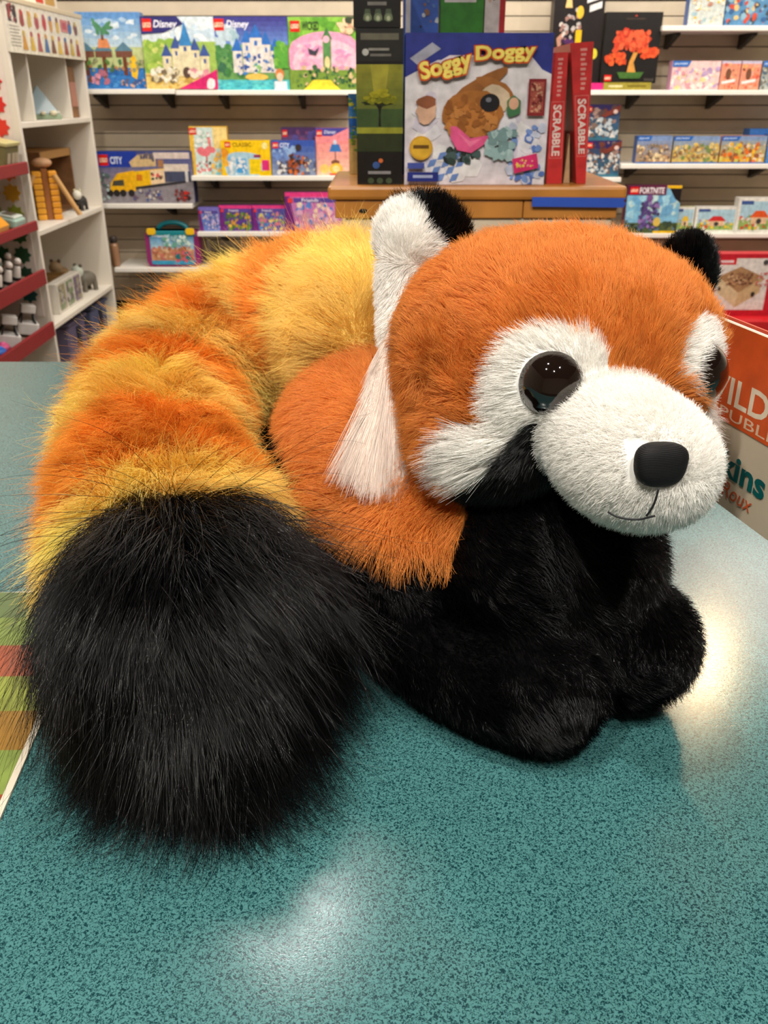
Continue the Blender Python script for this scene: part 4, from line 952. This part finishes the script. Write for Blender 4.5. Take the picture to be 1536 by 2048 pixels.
# boxes behind
def a_g1(A):
    A.rect(0, 0, 1, 1, (60, 100, 190)).rect(.06, 0, .2, 1, (230, 230, 236)).busy(.3, 0, 1, 1, [(60, 50, 60), (90, 130, 190), (150, 110, 80), (200, 210, 220)], 30, .1)
carton('game_box', 'blue game box with busy picture behind the dog game box', 806, -60, 874, 364, YG + .20, zt, .08, (60, 90, 170), a_g1, cat='game box')
def a_g2(A):
    A.rect(0, 0, 1, 1, (60, 140, 50)).rect(.1, 0, .82, .148, (232, 230, 226)).busy(.2, .0, .7, .1, [(70, 50, 50), (210, 160, 130), (190, 40, 60), (110, 130, 160)], 18, .07).rect(.18, .115, .74, .12, (120, 120, 120)).rect(.18, .13, .6, .135, (120, 120, 120))
carton('game_box', 'green game box with a white photo card behind the dog game box', 877, -60, 962, 364, YG + .22, zt, .07, (60, 140, 50), a_g2, cat='game box')
carton('game_box', 'narrow white and red game box right of the green game box', 964, -60, 1004, 364, YG + .22, zt, .07, (200, 50, 60), lambda A: A.rect(0, 0, 1, 1, (226, 222, 218)).rect(.72, 0, 1, 1, (206, 50, 56)).busy(.1, 0, .6, .14, [(150, 100, 80), (90, 80, 80), (220, 190, 170)], 12, .12), cat='game box')
# two red word game boxes, narrowing towards the base, with sandy cardboard wedges between
def word_box(label, t0, t1, b0, b1, Y, txt):
    Z0 = zt + .0005; yt = t0[1]
    P0, P1 = at(*t0, Y), at(*t1, Y); Q0, Q1 = at(*b0, Y), at(*b1, Y); h = P0.z - Z0; h1 = P1.z - Z0
    cx = (Q0.x + Q1.x) / 2
    o = thing('word_game_box', label, 'game box', (cx, Y, Z0))
    pts = [(Q0.x - cx, 0), (Q1.x - cx, 0), (P1.x - cx, h1), (P0.x - cx, h)]
    MB().prism(pts, 0, .19).build('carton', cmat((196, 44, 44), .3), o, bevel=.0015)
    A = Art(1, 1); L = MB()
    def bil(u, v):
        a = (pts[3][0] + (pts[0][0] - pts[3][0]) * v, h * (1 - v)); b = (pts[2][0] + (pts[1][0] - pts[2][0]) * v, h1 * (1 - v))
        return (a[0] + (b[0] - a[0]) * u, -.0008, a[1] + (b[1] - a[1]) * u)
    def strip(u0, v0, u1, v1, c, dy):
        q = [bil(u0, v1), bil(u1, v1), bil(u1, v0), bil(u0, v0)]; L.add([(x, -dy, z) for x, y, z in q], [[0, 1, 2, 3]], lin(c))
    strip(.02, 0, .98, 1, (204, 52, 52), .0004)
    strip(.12, .36, .9, .80, (224, 110, 104), .0005); strip(.16, .366, .86, .794, (204, 52, 52), .0006)
    v, f = text_geo(txt, .03); xs = [p[0] for p in v]; ys = [p[1] for p in v]
    out = []
    for x, y in v:
        a = (x - min(xs)) / (max(xs) - min(xs)); b = (y - min(ys)) / (max(ys) - min(ys))
        X, Y_, Z = bil(.26 + .5 * b, .385 + .395 * a); out.append((X, -.0008, Z))
    L.add(out, f, lin((240, 214, 204)))
    for i in range(9): strip(.42 + .03 * (i % 2), .04 + i * .033, .72 - .04 * (i % 3), .058 + i * .033, (228, 150, 140), .0006)
    L.build('printed_spine', M_PRINT, o)
    return o
word_box('shorter red word game box nearest the dog game box', (1102, 106), (1137, 104), (1092, 362), (1124, 362), YG + .012, 'SCRABBLE')
word_box('taller red word game box farther from the dog game box', (1141, 86), (1188, 83), (1153, 360), (1172, 360), YG + .012, 'SCRABBLE')
wd = MB(); a_, b_, c_ = at(1127, 362, YG + .022), at(1139, 362, YG + .022), at(1137, 268, YG + .022)
wd.prism([(0, 0), (b_.x - a_.x, 0), (c_.x - a_.x + .002, c_.z - zt)], 0, .15)
tag(wd.build('cardboard_wedge', pmat('sandy_card', (190, 150, 110), .7, noise=.3, nscale=60), None, (a_.x, YG + .022, zt + .0005)), 'sandy cardboard wedge between the two red word game boxes', 'cardboard')

# ------------------------------------------------------------------ white shelf unit and red tray unit along the left wall
M_UNIT = pmat('white_unit', (226, 218, 204), .5, noise=.04, nscale=7)
YF = 4.92
XF = at(178, 190, YF).x
YN = atx(30, 190, XF).y
def zx(px, py): return atx(px, py, XF).z
D = .36
unit = thing('shelf_unit', 'white open shelf unit with a picture header along the left wall', 'shelf unit', (XF, YN, 0))
zs = [zx(112, 240), zx(140, 438), zx(170, 608)]
ztopu = zx(90, 22); zhead = zx(90, 112)
def ub(name, x0, x1, y0, y1, z0, z1, m=M_UNIT, bev=.002): return MB().box(x0, x1, y0 - YN, y1 - YN, z0, z1).build(name, m, unit, bevel=bev)
ub('side_panel', -D, 0, YN, YN + .022, 0, ztopu); ub('side_panel', -D, 0, YF - .022, YF, 0, ztopu)
ub('back_panel', -D - .012, -D - .001, YN, YF, 0, ztopu)
for z in zs: ub('shelf_board', -D, -.002, YN + .0225, YF - .0225, z - .022, z)
ub('shelf_board', -D, -.002, YN + .0225, YF - .0225, .06, .08)
ub('top_panel', -D - .012, .012, YN - .01, YF + .01, ztopu + .0005, ztopu + .02, pmat('header_edge', (206, 190, 160), .5))
ub('header_sign', .0005, .008, YN + .002, YF - .002, zhead, ztopu)
# partitions of the top compartment
ypl = atx(58, 190, XF - .0).y
ub('divider', -D, -.02, YN + .24, YN + .255, zs[0] + .0005, zhead + .03); ub('divider', -D, -.03, YF - .215, YF - .2, zs[0] + .0005, zhead + .03)
hs = Art(YF - YN - .004, ztopu - zhead); hs.rect(0, 0, 1, 1, (226, 218, 200))
hs.rect(.03, .06, .13, .38, (70, 60, 60)).busy(.04, .1, .12, .36, [(150, 60, 60), (226, 218, 200), (50, 46, 46)], 12, .02)
for i in range(7): hs.rect(.03, .46 + i * .065, .13 + .01 * (i % 2), .475 + i * .065, (120, 110, 100))
cols = [(150, 60, 50), (200, 170, 80), (170, 70, 70), (190, 50, 50), (200, 140, 50), (210, 170, 60), (170, 80, 90), (60, 100, 160), (120, 60, 50), (220, 180, 70)]
for i in range(9):
    x = .18 + i * .088
    if i != 6: hs.ell(x, .28, .024, .17, cols[i % 10], 9, .25).ell(x, .16, .016, .06, cols[(i + 3) % 10])
    else: hs.rect(x - .04, .12, x + .06, .4, (200, 120, 110)).rect(x - .02, .18, x + .04, .34, (180, 60, 60))
    hs.poly([(x - .03, .92), (x + .03, .92), (x + .012, .6), (x - .012, .6)], cols[(i + 4) % 10]).ell(x, .58, .016, .06, cols[(i + 1) % 10])
ho = hs.m.build('header_print', M_PRINT, unit, (.0085, (YF - YN) / 2, zhead), (0, 0, math.pi / 2))
def unit_pt(px, py, back):     # point on a shelf, back metres behind the unit's front
    return atx(px, py, XF - back)
UY = lambda px, back: atx(px, 300, XF - back).y
# things in the white unit
UF = lambda f: YN + f * (YF - YN)
pyr = thing('crystal_pyramid', 'clear crystal pyramid on a green base in the top compartment of the white unit', 'pyramid', (XF - .12, UF(.60), zs[0] + .0005), (0, 0, .5))
MB().box(-.07, .07, -.06, .06, 0, .02).build('base', cmat((140, 160, 130), .6), pyr, bevel=.004)
MB().add([(-.065, -.055, .0205), (.065, -.055, .0205), (.065, .055, .0205), (-.065, .055, .0205), (0, 0, .14)], [(3, 2, 1, 0), (0, 1, 4), (1, 2, 4), (2, 3, 4), (3, 0, 4)]).build('crystal', pmat('pale_crystal', (176, 198, 208), .15, trans=.4), pyr, bevel=.003)
for (dx, dy, s) in ((-.055, -.05, .014), (.04, -.058, .016), (.06, -.02, .012), (0, -.066, .011)): MB().ball((dx, dy, .026), (s, s, s * .7), 8, 6).build('pebble', cmat((214, 206, 176), .6), pyr, smooth=True)
pyr.scale = (1.2, 1.2, 1.05)
bb = thing('wooden_toy_box', 'narrow brown box at the right of the top white compartment', 'toy box', (XF - .11, YF - .12, zs[0] + .0005))
MB().box(-.07, .07, -.055, .055, 0, zhead - zs[0] - .03).build('carton', pmat('brown_card', (132, 92, 56), .6, noise=.3, nscale=20), bb, bevel=.003)
MB().box(.0705, .072, -.045, .045, .05, .16).build('picture', cmat((176, 120, 100), .5), bb)
# second row: open brown boxes with honey coloured building toys
tw = thing('block_tower', 'honey coloured tower of stacked blocks in the middle of the white unit', 'toy tower', (XF - .09, UF(.43), zs[1] + .0005), (0, 0, -1.2))
for i in range(8):
    MB().box(-.03, .03, -.035, -.008, i * .027, i * .027 + .025).build('block', cmat((232, 164, 40), .5), tw, bevel=.004)
    MB().box(-.03, .03, .012, .038, i * .027, i * .027 + .025).build('block', cmat((226, 152, 34), .5), tw, bevel=.004)
MB().box(-.025, .025, -.007, .011, 0, .225).build('post', cmat((150, 90, 40), .6), tw, bevel=.002)
for sgn in (-1, 1): MB().tube([(.03, sgn * .03, .2), (.045, sgn * .09, .02)], .008, 8).build('brace', cmat((196, 150, 90), .6), tw)
MB().ball((0, 0, .25), (.03, .03, .022), 12, 8).build('top_knob', cmat((206, 160, 120), .6), tw, smooth=True)
tw.scale = (1.25, 1.5, 1.0)
def brown_box(label, y0, y1, z, h, d0, d1):
    o = thing('wooden_toy_box', label, 'toy box', (XF - d1, (y0 + y1) / 2, z + .0005)); w = (y1 - y0)
    M = pmat('brown_card', (132, 92, 56))
    MB().box(0, .012, -w / 2, w / 2, 0, h).build('back', M, o); MB().box(.0125, d1 - d0, -w / 2, -w / 2 + .012, 0, h).build('side', M, o); MB().box(.0125, d1 - d0, w / 2 - .012, w / 2, 0, h).build('side', M, o)
    MB().box(.0125, d1 - d0, -w / 2 + .0125, w / 2 - .0125, h - .035, h).build('top_flap', cmat((176, 130, 70), .6), o); MB().box(.0125, d1 - d0, -w / 2 + .0125, w / 2 - .0125, 0, .01).build('bottom', M, o)
    MB().box(.02, .06, -w / 4, w / 4, .0105, h * .6).build('insert', cmat((96, 60, 40), .7), o, bevel=.006)
    return o
brown_box('open brown box behind the honey coloured block tower', UF(.05), UF(.46), zs[1], .24, .18, .34)
brown_box('larger open brown box right of the honey coloured block tower', UF(.50), UF(.95), zs[1], .29, .12, .34)
def figure(name, label, loc, cols, s=1., cat='toy figure', group=None):    # little animal-like wooden toy: body, head, ears, four legs
    o = thing(name, label, cat, loc, (0, 0, random.Random(label).uniform(-.6, .6)), group)
    MB().ball((0, 0, .045 * s), (.03 * s, .045 * s, .028 * s), 12, 8).build('torso', cmat(cols[0], .6), o, smooth=True)
    MB().ball((.008 * s, -.045 * s, .078 * s), .023 * s, 12, 8).build('head', cmat(cols[1], .6), o, smooth=True)
    for sx_ in (-1, 1):
        MB().ball((.008 * s + sx_ * .014 * s, -.04 * s, .1 * s), .007 * s, 8, 6).build('ear', cmat(cols[-1], .6), o, smooth=True)
        for sy in (-1, 1): MB().tube([(sx_ * .016 * s, sy * .025 * s, .04 * s), (sx_ * .018 * s, sy * .027 * s, .001)], .009 * s, 8).build('leg', cmat(cols[0], .6), o)
    return o
figure('toy_animal', 'small black and white toy animal in front of the larger brown box', (XF - .055, UF(.80), zs[1]), [(50, 48, 46), (220, 216, 200), (206, 200, 160)], 1.0)
# third row
def small_box(label, px, w, h, d, back, z, col, pal, seed, lean=0.):
    y = UF(px)
    o = thing('toy_box', label, 'toy box', (XF - back, y, z + .0005), (0, 0, math.pi / 2))
    MB().box(-w / 2, w / 2, 0, d, 0, h).build('carton', cmat(col, .5), o, bevel=.002)
    A = Art(w, h); A.rect(0, 0, 1, 1, col)
    for i in range(3):
        A.rect(.06 + i * .31, .08, .32 + i * .31, .92, pal[i % len(pal)]).busy(.08 + i * .31, .15, .3 + i * .31, .85, [pal[(i + 1) % len(pal)], (190, 184, 176), (120, 112, 110)], 7, .06)
    A.build(o); return o
small_box('upright pale box with grey pictures on the third shelf of the white unit', .26, .24, .20, .05, .16, zs[2], (206, 200, 190), [(150, 156, 170), (176, 170, 160), (140, 130, 140)], 1)
small_box('front pale box with green and purple pictures on the third white shelf', .42, .36, .14, .05, .045, zs[2], (212, 206, 194), [(160, 150, 120), (130, 146, 110), (120, 104, 126)], 2)
for i, (px, bk, s, lab, colr) in enumerate(((.50, .25, 1.5, 'dark brown toy animal at the back of the third white shelf', [(84, 66, 50), (120, 100, 84), (70, 56, 44)]), (.90, .25, 1.5, 'tan toy animal at the back of the third white shelf', [(140, 112, 74), (150, 124, 90), (90, 70, 50)]), (.82, .09, 1.4, 'grey toy animal at the far front corner of the third white shelf', [(110, 104, 92), (196, 204, 190), (90, 84, 70)]))):
    figure('toy_animal', lab, (XF - bk, UF(px), zs[2]), colr, s)
cr = thing('wooden_crate', 'small slatted wooden crate between the toy animals on the third white shelf', 'crate', (XF - .22, UF(.70), zs[2] + .0005), (0, 0, .15))
for k in range(3):
    for sgn in (-1, 1):
        MB().box(-.06, .06, sgn * .055 - .004, sgn * .055 + .004, .006 + k * .036, .034 + k * .036).build('slat', cmat((150, 112, 62), .7), cr, bevel=.001)
        MB().box(sgn * .055 - .004, sgn * .055 + .004, -.0505, .0505, .006 + k * .036, .034 + k * .036).build('slat', cmat((136, 100, 56), .7), cr, bevel=.001)
MB().box(-.0505, .0505, -.0505, .0505, 0, .006).build('base', cmat((120, 88, 50), .7), cr)
zb_ = .08
for px, lab, colr in ((.40, 'dusky purple storage bin on the bottom of the white unit, nearer one', (96, 88, 116)), (.78, 'dusky blue storage bin on the bottom of the white unit, farther one', (84, 90, 120))):
    y = UF(px)
    o = thing('storage_bin', lab, 'bin', (XF - .17, y, zb_ + .0005))
    hbn = zs[2] - .022 - .08 - .05
    MB().box(-.14, .14, -.13, .13, 0, hbn).build('bin_body', cmat(colr, .5), o, bevel=.012)
    MB().box(-.15, .15, -.14, .14, hbn + .0005, hbn + .015).build('lid', cmat(tuple(int(c * .8) for c in colr), .5), o, bevel=.005)
    MB().box(.1405, .15, -.02, .02, hbn * .4, hbn - .02).build('handle', cmat((40, 40, 52), .5), o, bevel=.003)

# red tray unit
M_RED = pmat('red_tray', (138, 32, 36), .45, noise=.08)
Y0 = 3.2
tray_unit = thing('tray_unit', 'stand of sloping red trays beside the white shelf unit', 'tray stand', (XF, Y0, 0))
tz = [(zx(0, 331), zx(0, 358)), (zx(0, 465), zx(0, 482)), (zx(0, 578), zx(0, 611)), (zx(0, 709), zx(0, 728))]
tz = [((zx(0, a) + zx(40, a2)) / 2, (zx(0, b) + zx(40, b2)) / 2) for a, a2, b, b2 in ((331, 326, 359, 350), (465, 452, 486, 474), (578, 563, 613, 599), (709, 687, 745, 722))]
for (a, b) in tz:
    MB().box(-.004, .012, 0, YN - Y0 - .014, b, a).build('tray_lip', M_RED, tray_unit, bevel=.003)
    MB().add([(-.005, 0, b + .004), (-.005, YN - Y0 - .014, b + .004), (-.33, YN - Y0 - .014, b + .07), (-.33, 0, b + .07), (-.005, 0, b + .014), (-.005, YN - Y0 - .014, b + .014), (-.33, YN - Y0 - .014, b + .08), (-.33, 0, b + .08)],
             [(0, 1, 2, 3), (7, 6, 5, 4), (0, 4, 5, 1), (1, 5, 6, 2), (2, 6, 7, 3), (3, 7, 4, 0)]).build('tray_floor', pmat('tray_board', (150, 130, 112), .6), tray_unit)
MB().box(-.35, -.331, 0, YN - Y0 - .014, 0, ztopu - .1).build('back_board', M_UNIT, tray_unit)
MB().box(-.35, -.0, -.02, -.0005, 0, ztopu - .1).build('side_panel', M_UNIT, tray_unit)
# rainbow sticker strip on the side of the white unit
st = thing('sticker_chart', 'strip of star shaped squares from red to green to purple on the white unit side', 'chart', (XF, YN - .004, 0))
MB().box(-.33, -.03, 0, .003, tz[3][0] + .02, ztopu - .12).build('backing_card', cmat((226, 214, 204), .6), st)
rain = [(150, 26, 30), (206, 28, 30), (212, 34, 28), (214, 50, 30), (220, 72, 24), (224, 110, 20), (214, 160, 40), (150, 160, 50), (50, 96, 44), (34, 84, 52), (24, 66, 44), (30, 90, 90), (36, 84, 120), (70, 70, 130), (120, 60, 120), (130, 60, 110)]
zz = ztopu - .2
def star(cx, cz, r):
    return [(cx + r * (1 if k % 2 == 0 else .72) * math.cos(math.pi * k / 8), cz + r * (1 if k % 2 == 0 else .72) * math.sin(math.pi * k / 8)) for k in range(16)]
for i, c in enumerate(rain):
    z = zz - i * .085
    if z < tz[3][0] + .06: break
    for cx in (-.08, -.165, -.25): MB().prism(star(cx, z, .04), -.003, -.0002).build('star_sticker', cmat(c, .5), st)
def tpy(dy, back, i): return (XF - back, YN - dy, tz[i][1] + .022 + back * .205)
def tpt(px, py, back, i):     # a spot on tray i
    y = min(atx(px, py, XF - back).y, YN - .11); return (XF - back, y, tz[i][1] + .022 + back * .205)
o = thing('toy_box', 'small olive box on the uppermost red tray', 'toy box', tpt(22, 310, .07, 0), (0, .2, 0))
MB().box(-.05, .05, -.07, .07, 0, .085).build('carton', cmat((108, 102, 62), .5), o, bevel=.003); MB().box(-.055, .055, -.075, .075, .0855, .1).build('lid', cmat((180, 170, 116), .5), o, bevel=.003)
for dy in (-.035, .01, .045): MB().box(.0505, .053, dy - .015, dy + .015, .02, .06).build('picture', cmat((176, 166, 140), .5), o)
o = thing('tent_box', 'orange tent shaped box on the second red tray', 'toy box', tpy(.36, .06, 1), (0, .2, 0))
MB().box(-.05, .05, -.09, .09, 0, .03).build('base', cmat((206, 150, 80), .5), o, bevel=.003)
MB().add([(-.05, -.09, .0305), (.05, -.09, .0305), (.05, .09, .0305), (-.05, .09, .0305), (-.02, -.05, .13), (-.02, -.02, .13)], [(3, 2, 1, 0), (0, 1, 4), (1, 2, 5, 4), (2, 3, 5), (3, 0, 4, 5)]).build('roof', cmat((236, 160, 40), .5), o)
o = thing('pencil_case', 'mint and white pencil case on the second red tray', 'case', tpy(.13, .065, 1), (0, .2, 0))
MB().box(-.05, .05, -.055, .055, 0, .035).build('shell', cmat((170, 200, 186), .4), o, bevel=.008); MB().box(-.04, .04, -.045, .045, .0355, .045).build('lid', cmat((222, 230, 220), .4), o, bevel=.004); MB().box(-.02, .02, -.03, .03, .0455, .048).build('window', cmat((120, 110, 96), .4), o)
for i, (px, py, bk) in enumerate(((.40, 0, .05), (.35, 0, .11), (.30, 0, .05), (.25, 0, .11), (.20, 0, .05), (.15, 0, .11))):
    nm = ['first', 'second', 'third', 'fourth', 'fifth', 'sixth'][i]
    o = thing('skittle', nm + ' white and black skittle from the left on the third red tray', 'skittle', tpy(px, bk, 2), (0, .25, random.Random(i).uniform(-.3, .3)), 'skittles on the third red tray')
    MB().lathe([(.016, 0), (.018, .03), (.014, .07), (.009, .085)], n=12).build('skittle_body', cmat((226, 218, 210), .5), o, smooth=True)
    MB().lathe([(.0185, .02), (.0185, .034)], n=12).build('band', cmat((30, 28, 30), .5), o)
    MB().ball((0, 0, .098), .015, 12, 8).build('skittle_head', cmat((232, 222, 214), .5), o, smooth=True)
    MB().lathe([(.0105, .082), (.0105, .089)], n=12).build('collar', cmat((30, 28, 30), .5), o)
o = thing('mint_tube', 'mint green tube lying at the end of the third red tray', 'tube', tpy(.09, .19, 2), (0, .2, 0))
MB().tube([(0, -.06, .03), (0, .05, .026)], [.026, .022], 12).build('tube_body', cmat((178, 212, 196), .4), o, smooth=True); MB().tube([(0, .051, .026), (0, .064, .026)], .018, 12).build('cap', cmat((206, 226, 214), .4), o, smooth=True)
for (px, py, bk, lab) in ((.33, 680, .075, 'white cube puzzle with black rods on the lowest red tray, nearer one'), (.12, 640, .075, 'white cube puzzle with black rods on the lowest red tray, farther one')):
    o = thing('rod_puzzle', lab, 'puzzle', tpy(px, bk, 3), (0, .2, .5))
    MB().box(-.045, .045, -.045, .045, 0, .05).build('block', cmat((226, 222, 218), .5), o, bevel=.004)
    MB().box(-.03, .03, -.025, .025, .09, .125).build('top_block', cmat((230, 226, 220), .5), o, bevel=.004)
    for (p0, p1) in (((.03, -.04, .05), (.02, 0, .1)), ((.03, .04, .05), (.02, 0, .1)), ((-.03, -.04, .05), (-.02, 0, .1)), ((-.03, .04, .05), (-.02, 0, .1)), ((.03, -.04, .055), (.03, .04, .055))): MB().tube([p0, p1], .004, 6).build('rod', cmat((26, 24, 24), .4), o)
for (px, py, bk, i, s, c, lab) in ((.34, 640, .22, 3, 1.0, (150, 136, 124), 'grey pebble shaped toy at the back of the lowest red tray'), (.14, 600, .24, 3, 1.0, (130, 116, 106), 'brown pebble shaped toy behind the farther rod puzzle'), (.50, 668, .05, 3, .6, (40, 100, 190), 'blue ball toy at the left of the lowest red tray'), (.44, 706, .06, 3, .6, (214, 90, 140), 'pink ball toy at the front of the lowest red tray'), (.25, 520, .26, 2, .9, (120, 108, 104), 'grey pebble shaped toy behind the skittles')):
    x, y, z = tpy(px, bk, i); o = thing('pebble_toy', lab, 'toy', (x, y, z))
    MB().ball((0, 0, .035 * s), (.06 * s, .075 * s, .035 * s), 16, 10).build('shell', cmat(c, .5), o, smooth=True); MB().ball((.02 * s, 0, .066 * s), (.02 * s, .03 * s, .008 * s), 10, 6).build('cap', cmat(tuple(min(255, int(v * 1.25)) for v in c), .5), o, smooth=True)
# a box on top of the unit
o = thing('picture_box', 'white and red box lying on top of the white unit', 'box', (XF - .1, atx(50, 5, XF - .1).y, ztopu + .0205))
MB().box(-.09, .09, -.13, .16, 0, .06).build('carton', cmat((222, 212, 196), .5), o, bevel=.003); MB().box(.0905, .092, -.12, -.03, .01, .05).build('picture', cmat((206, 60, 40), .5), o)
MB().box(.0905, .092, 0, .12, .01, .05).build('picture', cmat((190, 150, 80), .5), o)

# ------------------------------------------------------------------ things lying on the counter
# the plush toy's hang tag: a little booklet on a loop, beside the head
Abk = np.array(at(1400, 980, .5495)); Bbk = np.array(at(1536, 1080, .474)); dv = nrm(Bbk - Abk); Abk = Abk - dv * .03; Lb_ = .15
hb = .166 * .7
ang = math.atan2(dv[1], dv[0])
br = bpy.data.objects.new('hang_tag', None); COL.objects.link(br); br.parent = panda; br['label'] = 'orange and grey paper hang tag booklet'
br.location = Vector(Abk) - ROOT_LOC; br.rotation_euler = (0, 0, ang); br.empty_display_size = .02
for i in range(5):
    MB().box(0, Lb_, .0022 + i * .0022, .0022 + i * .0022 + .0014, 0, hb - .001 * (i % 3)).build('leaf', cmat([(236, 226, 210), (60, 40, 36), (232, 220, 206), (200, 70, 40), (236, 226, 210)][i], .5), br)
MB().box(0, Lb_, 0, .0016, 0, hb).build('cover', cmat((198, 184, 160), .5), br)
tip = Matrix.Rotation(-ang, 3, 'Z') @ (Vector(HC + HR @ np.array([.086, -.02, .03])) - Vector(Abk))
MB().tube([(.006, .004, hb * .8), tuple(tip * .5 + Vector((.003, .004, hb * .38))), tuple(tip)], .0008, 6).build('loop_string', cmat((230, 226, 220), .5), br)
A = Art(Lb_, hb)
def bk_uv(px, py):             # position on the cover of something read in the photograph
    n_ = np.array([-dv[1], dv[0], 0]); d = np.array(ray(px, py)); t = (Abk - np.array(CAM)).dot(n_) / d.dot(n_)
    q = np.array(CAM) + d * t; return float((q - Abk).dot(dv) / Lb_), float(1 - (q[2] - Abk[2]) / hb)
ub_, vb_ = bk_uv(1490, 880)
vo = bk_uv(1450, 842)[1]
A.rect(0, 0, 1, vo, (206, 84, 34))
uI, vI = bk_uv(1480, 795); uK, vK = bk_uv(1430, 908); uS, vS = bk_uv(1530, 965)
uW, vW = bk_uv(1520, 812); uU, vU = bk_uv(1466, 830); uC2, vC2 = bk_uv(1536, 868)
kw = (uS - uK) * 1.0
A.text('WILD', uI - .30, vI - .085, uI + .20, vI + .065, (226, 214, 190), .02)
A.text('REPUBLIC', uU - .26, vU - .025, uU + .37, vU + .035, (226, 190, 160), .005)
A.text('Cuddlekins', uK - kw * 1.45, vK - .07, uS + .012, vK + .08, (12, 92, 92), .03)
vP = bk_uv(1450, 975)[1]; uP = bk_uv(1405, 955)[0]; uQ = bk_uv(1505, 1012)[0]
A.text('Panda Roux', uP - .10, vP - .045, uQ, vP + .045, (196, 90, 50), .005, .25)
A.build(br, 'cover_print').location = (Lb_ / 2, 0, 0)
# flyer lying under the tail tip at the left edge
fl0 = atz(2, 1640, ZC); fl1 = atz(92, 1430, ZC)
fa = math.atan2(fl1.y - fl0.y, fl1.x - fl0.x)
fw, fh_ = .30, .21
fo = thing('flyer', 'green, red and yellow printed flyer lying on the counter beside the black tail tip', 'flyer', (fl0.x, fl0.y, ZC + .0003), (0, 0, fa))
MB().box(-.06, fw - .06, 0, fh_, 0, .0016).build('card', cmat((216, 206, 186), .6), fo)
fm = MB(); rf = random.Random(3)
for i in range(8):
    x0 = -.056 + i * .0365; c = [(120, 130, 60), (150, 70, 40), (130, 150, 70), (150, 110, 40), (140, 150, 60), (160, 80, 50), (120, 140, 60), (90, 110, 60)][i]
    fm.add([(x0, .004, .0018), (x0 + .0365, .004, .0018), (x0 + .0365 + .01, fh_ - .004, .0018), (x0 + .01, fh_ - .004, .0018)], [[0, 1, 2, 3]], lin(c))
fm.build('flyer_print', M_PRINT, fo)
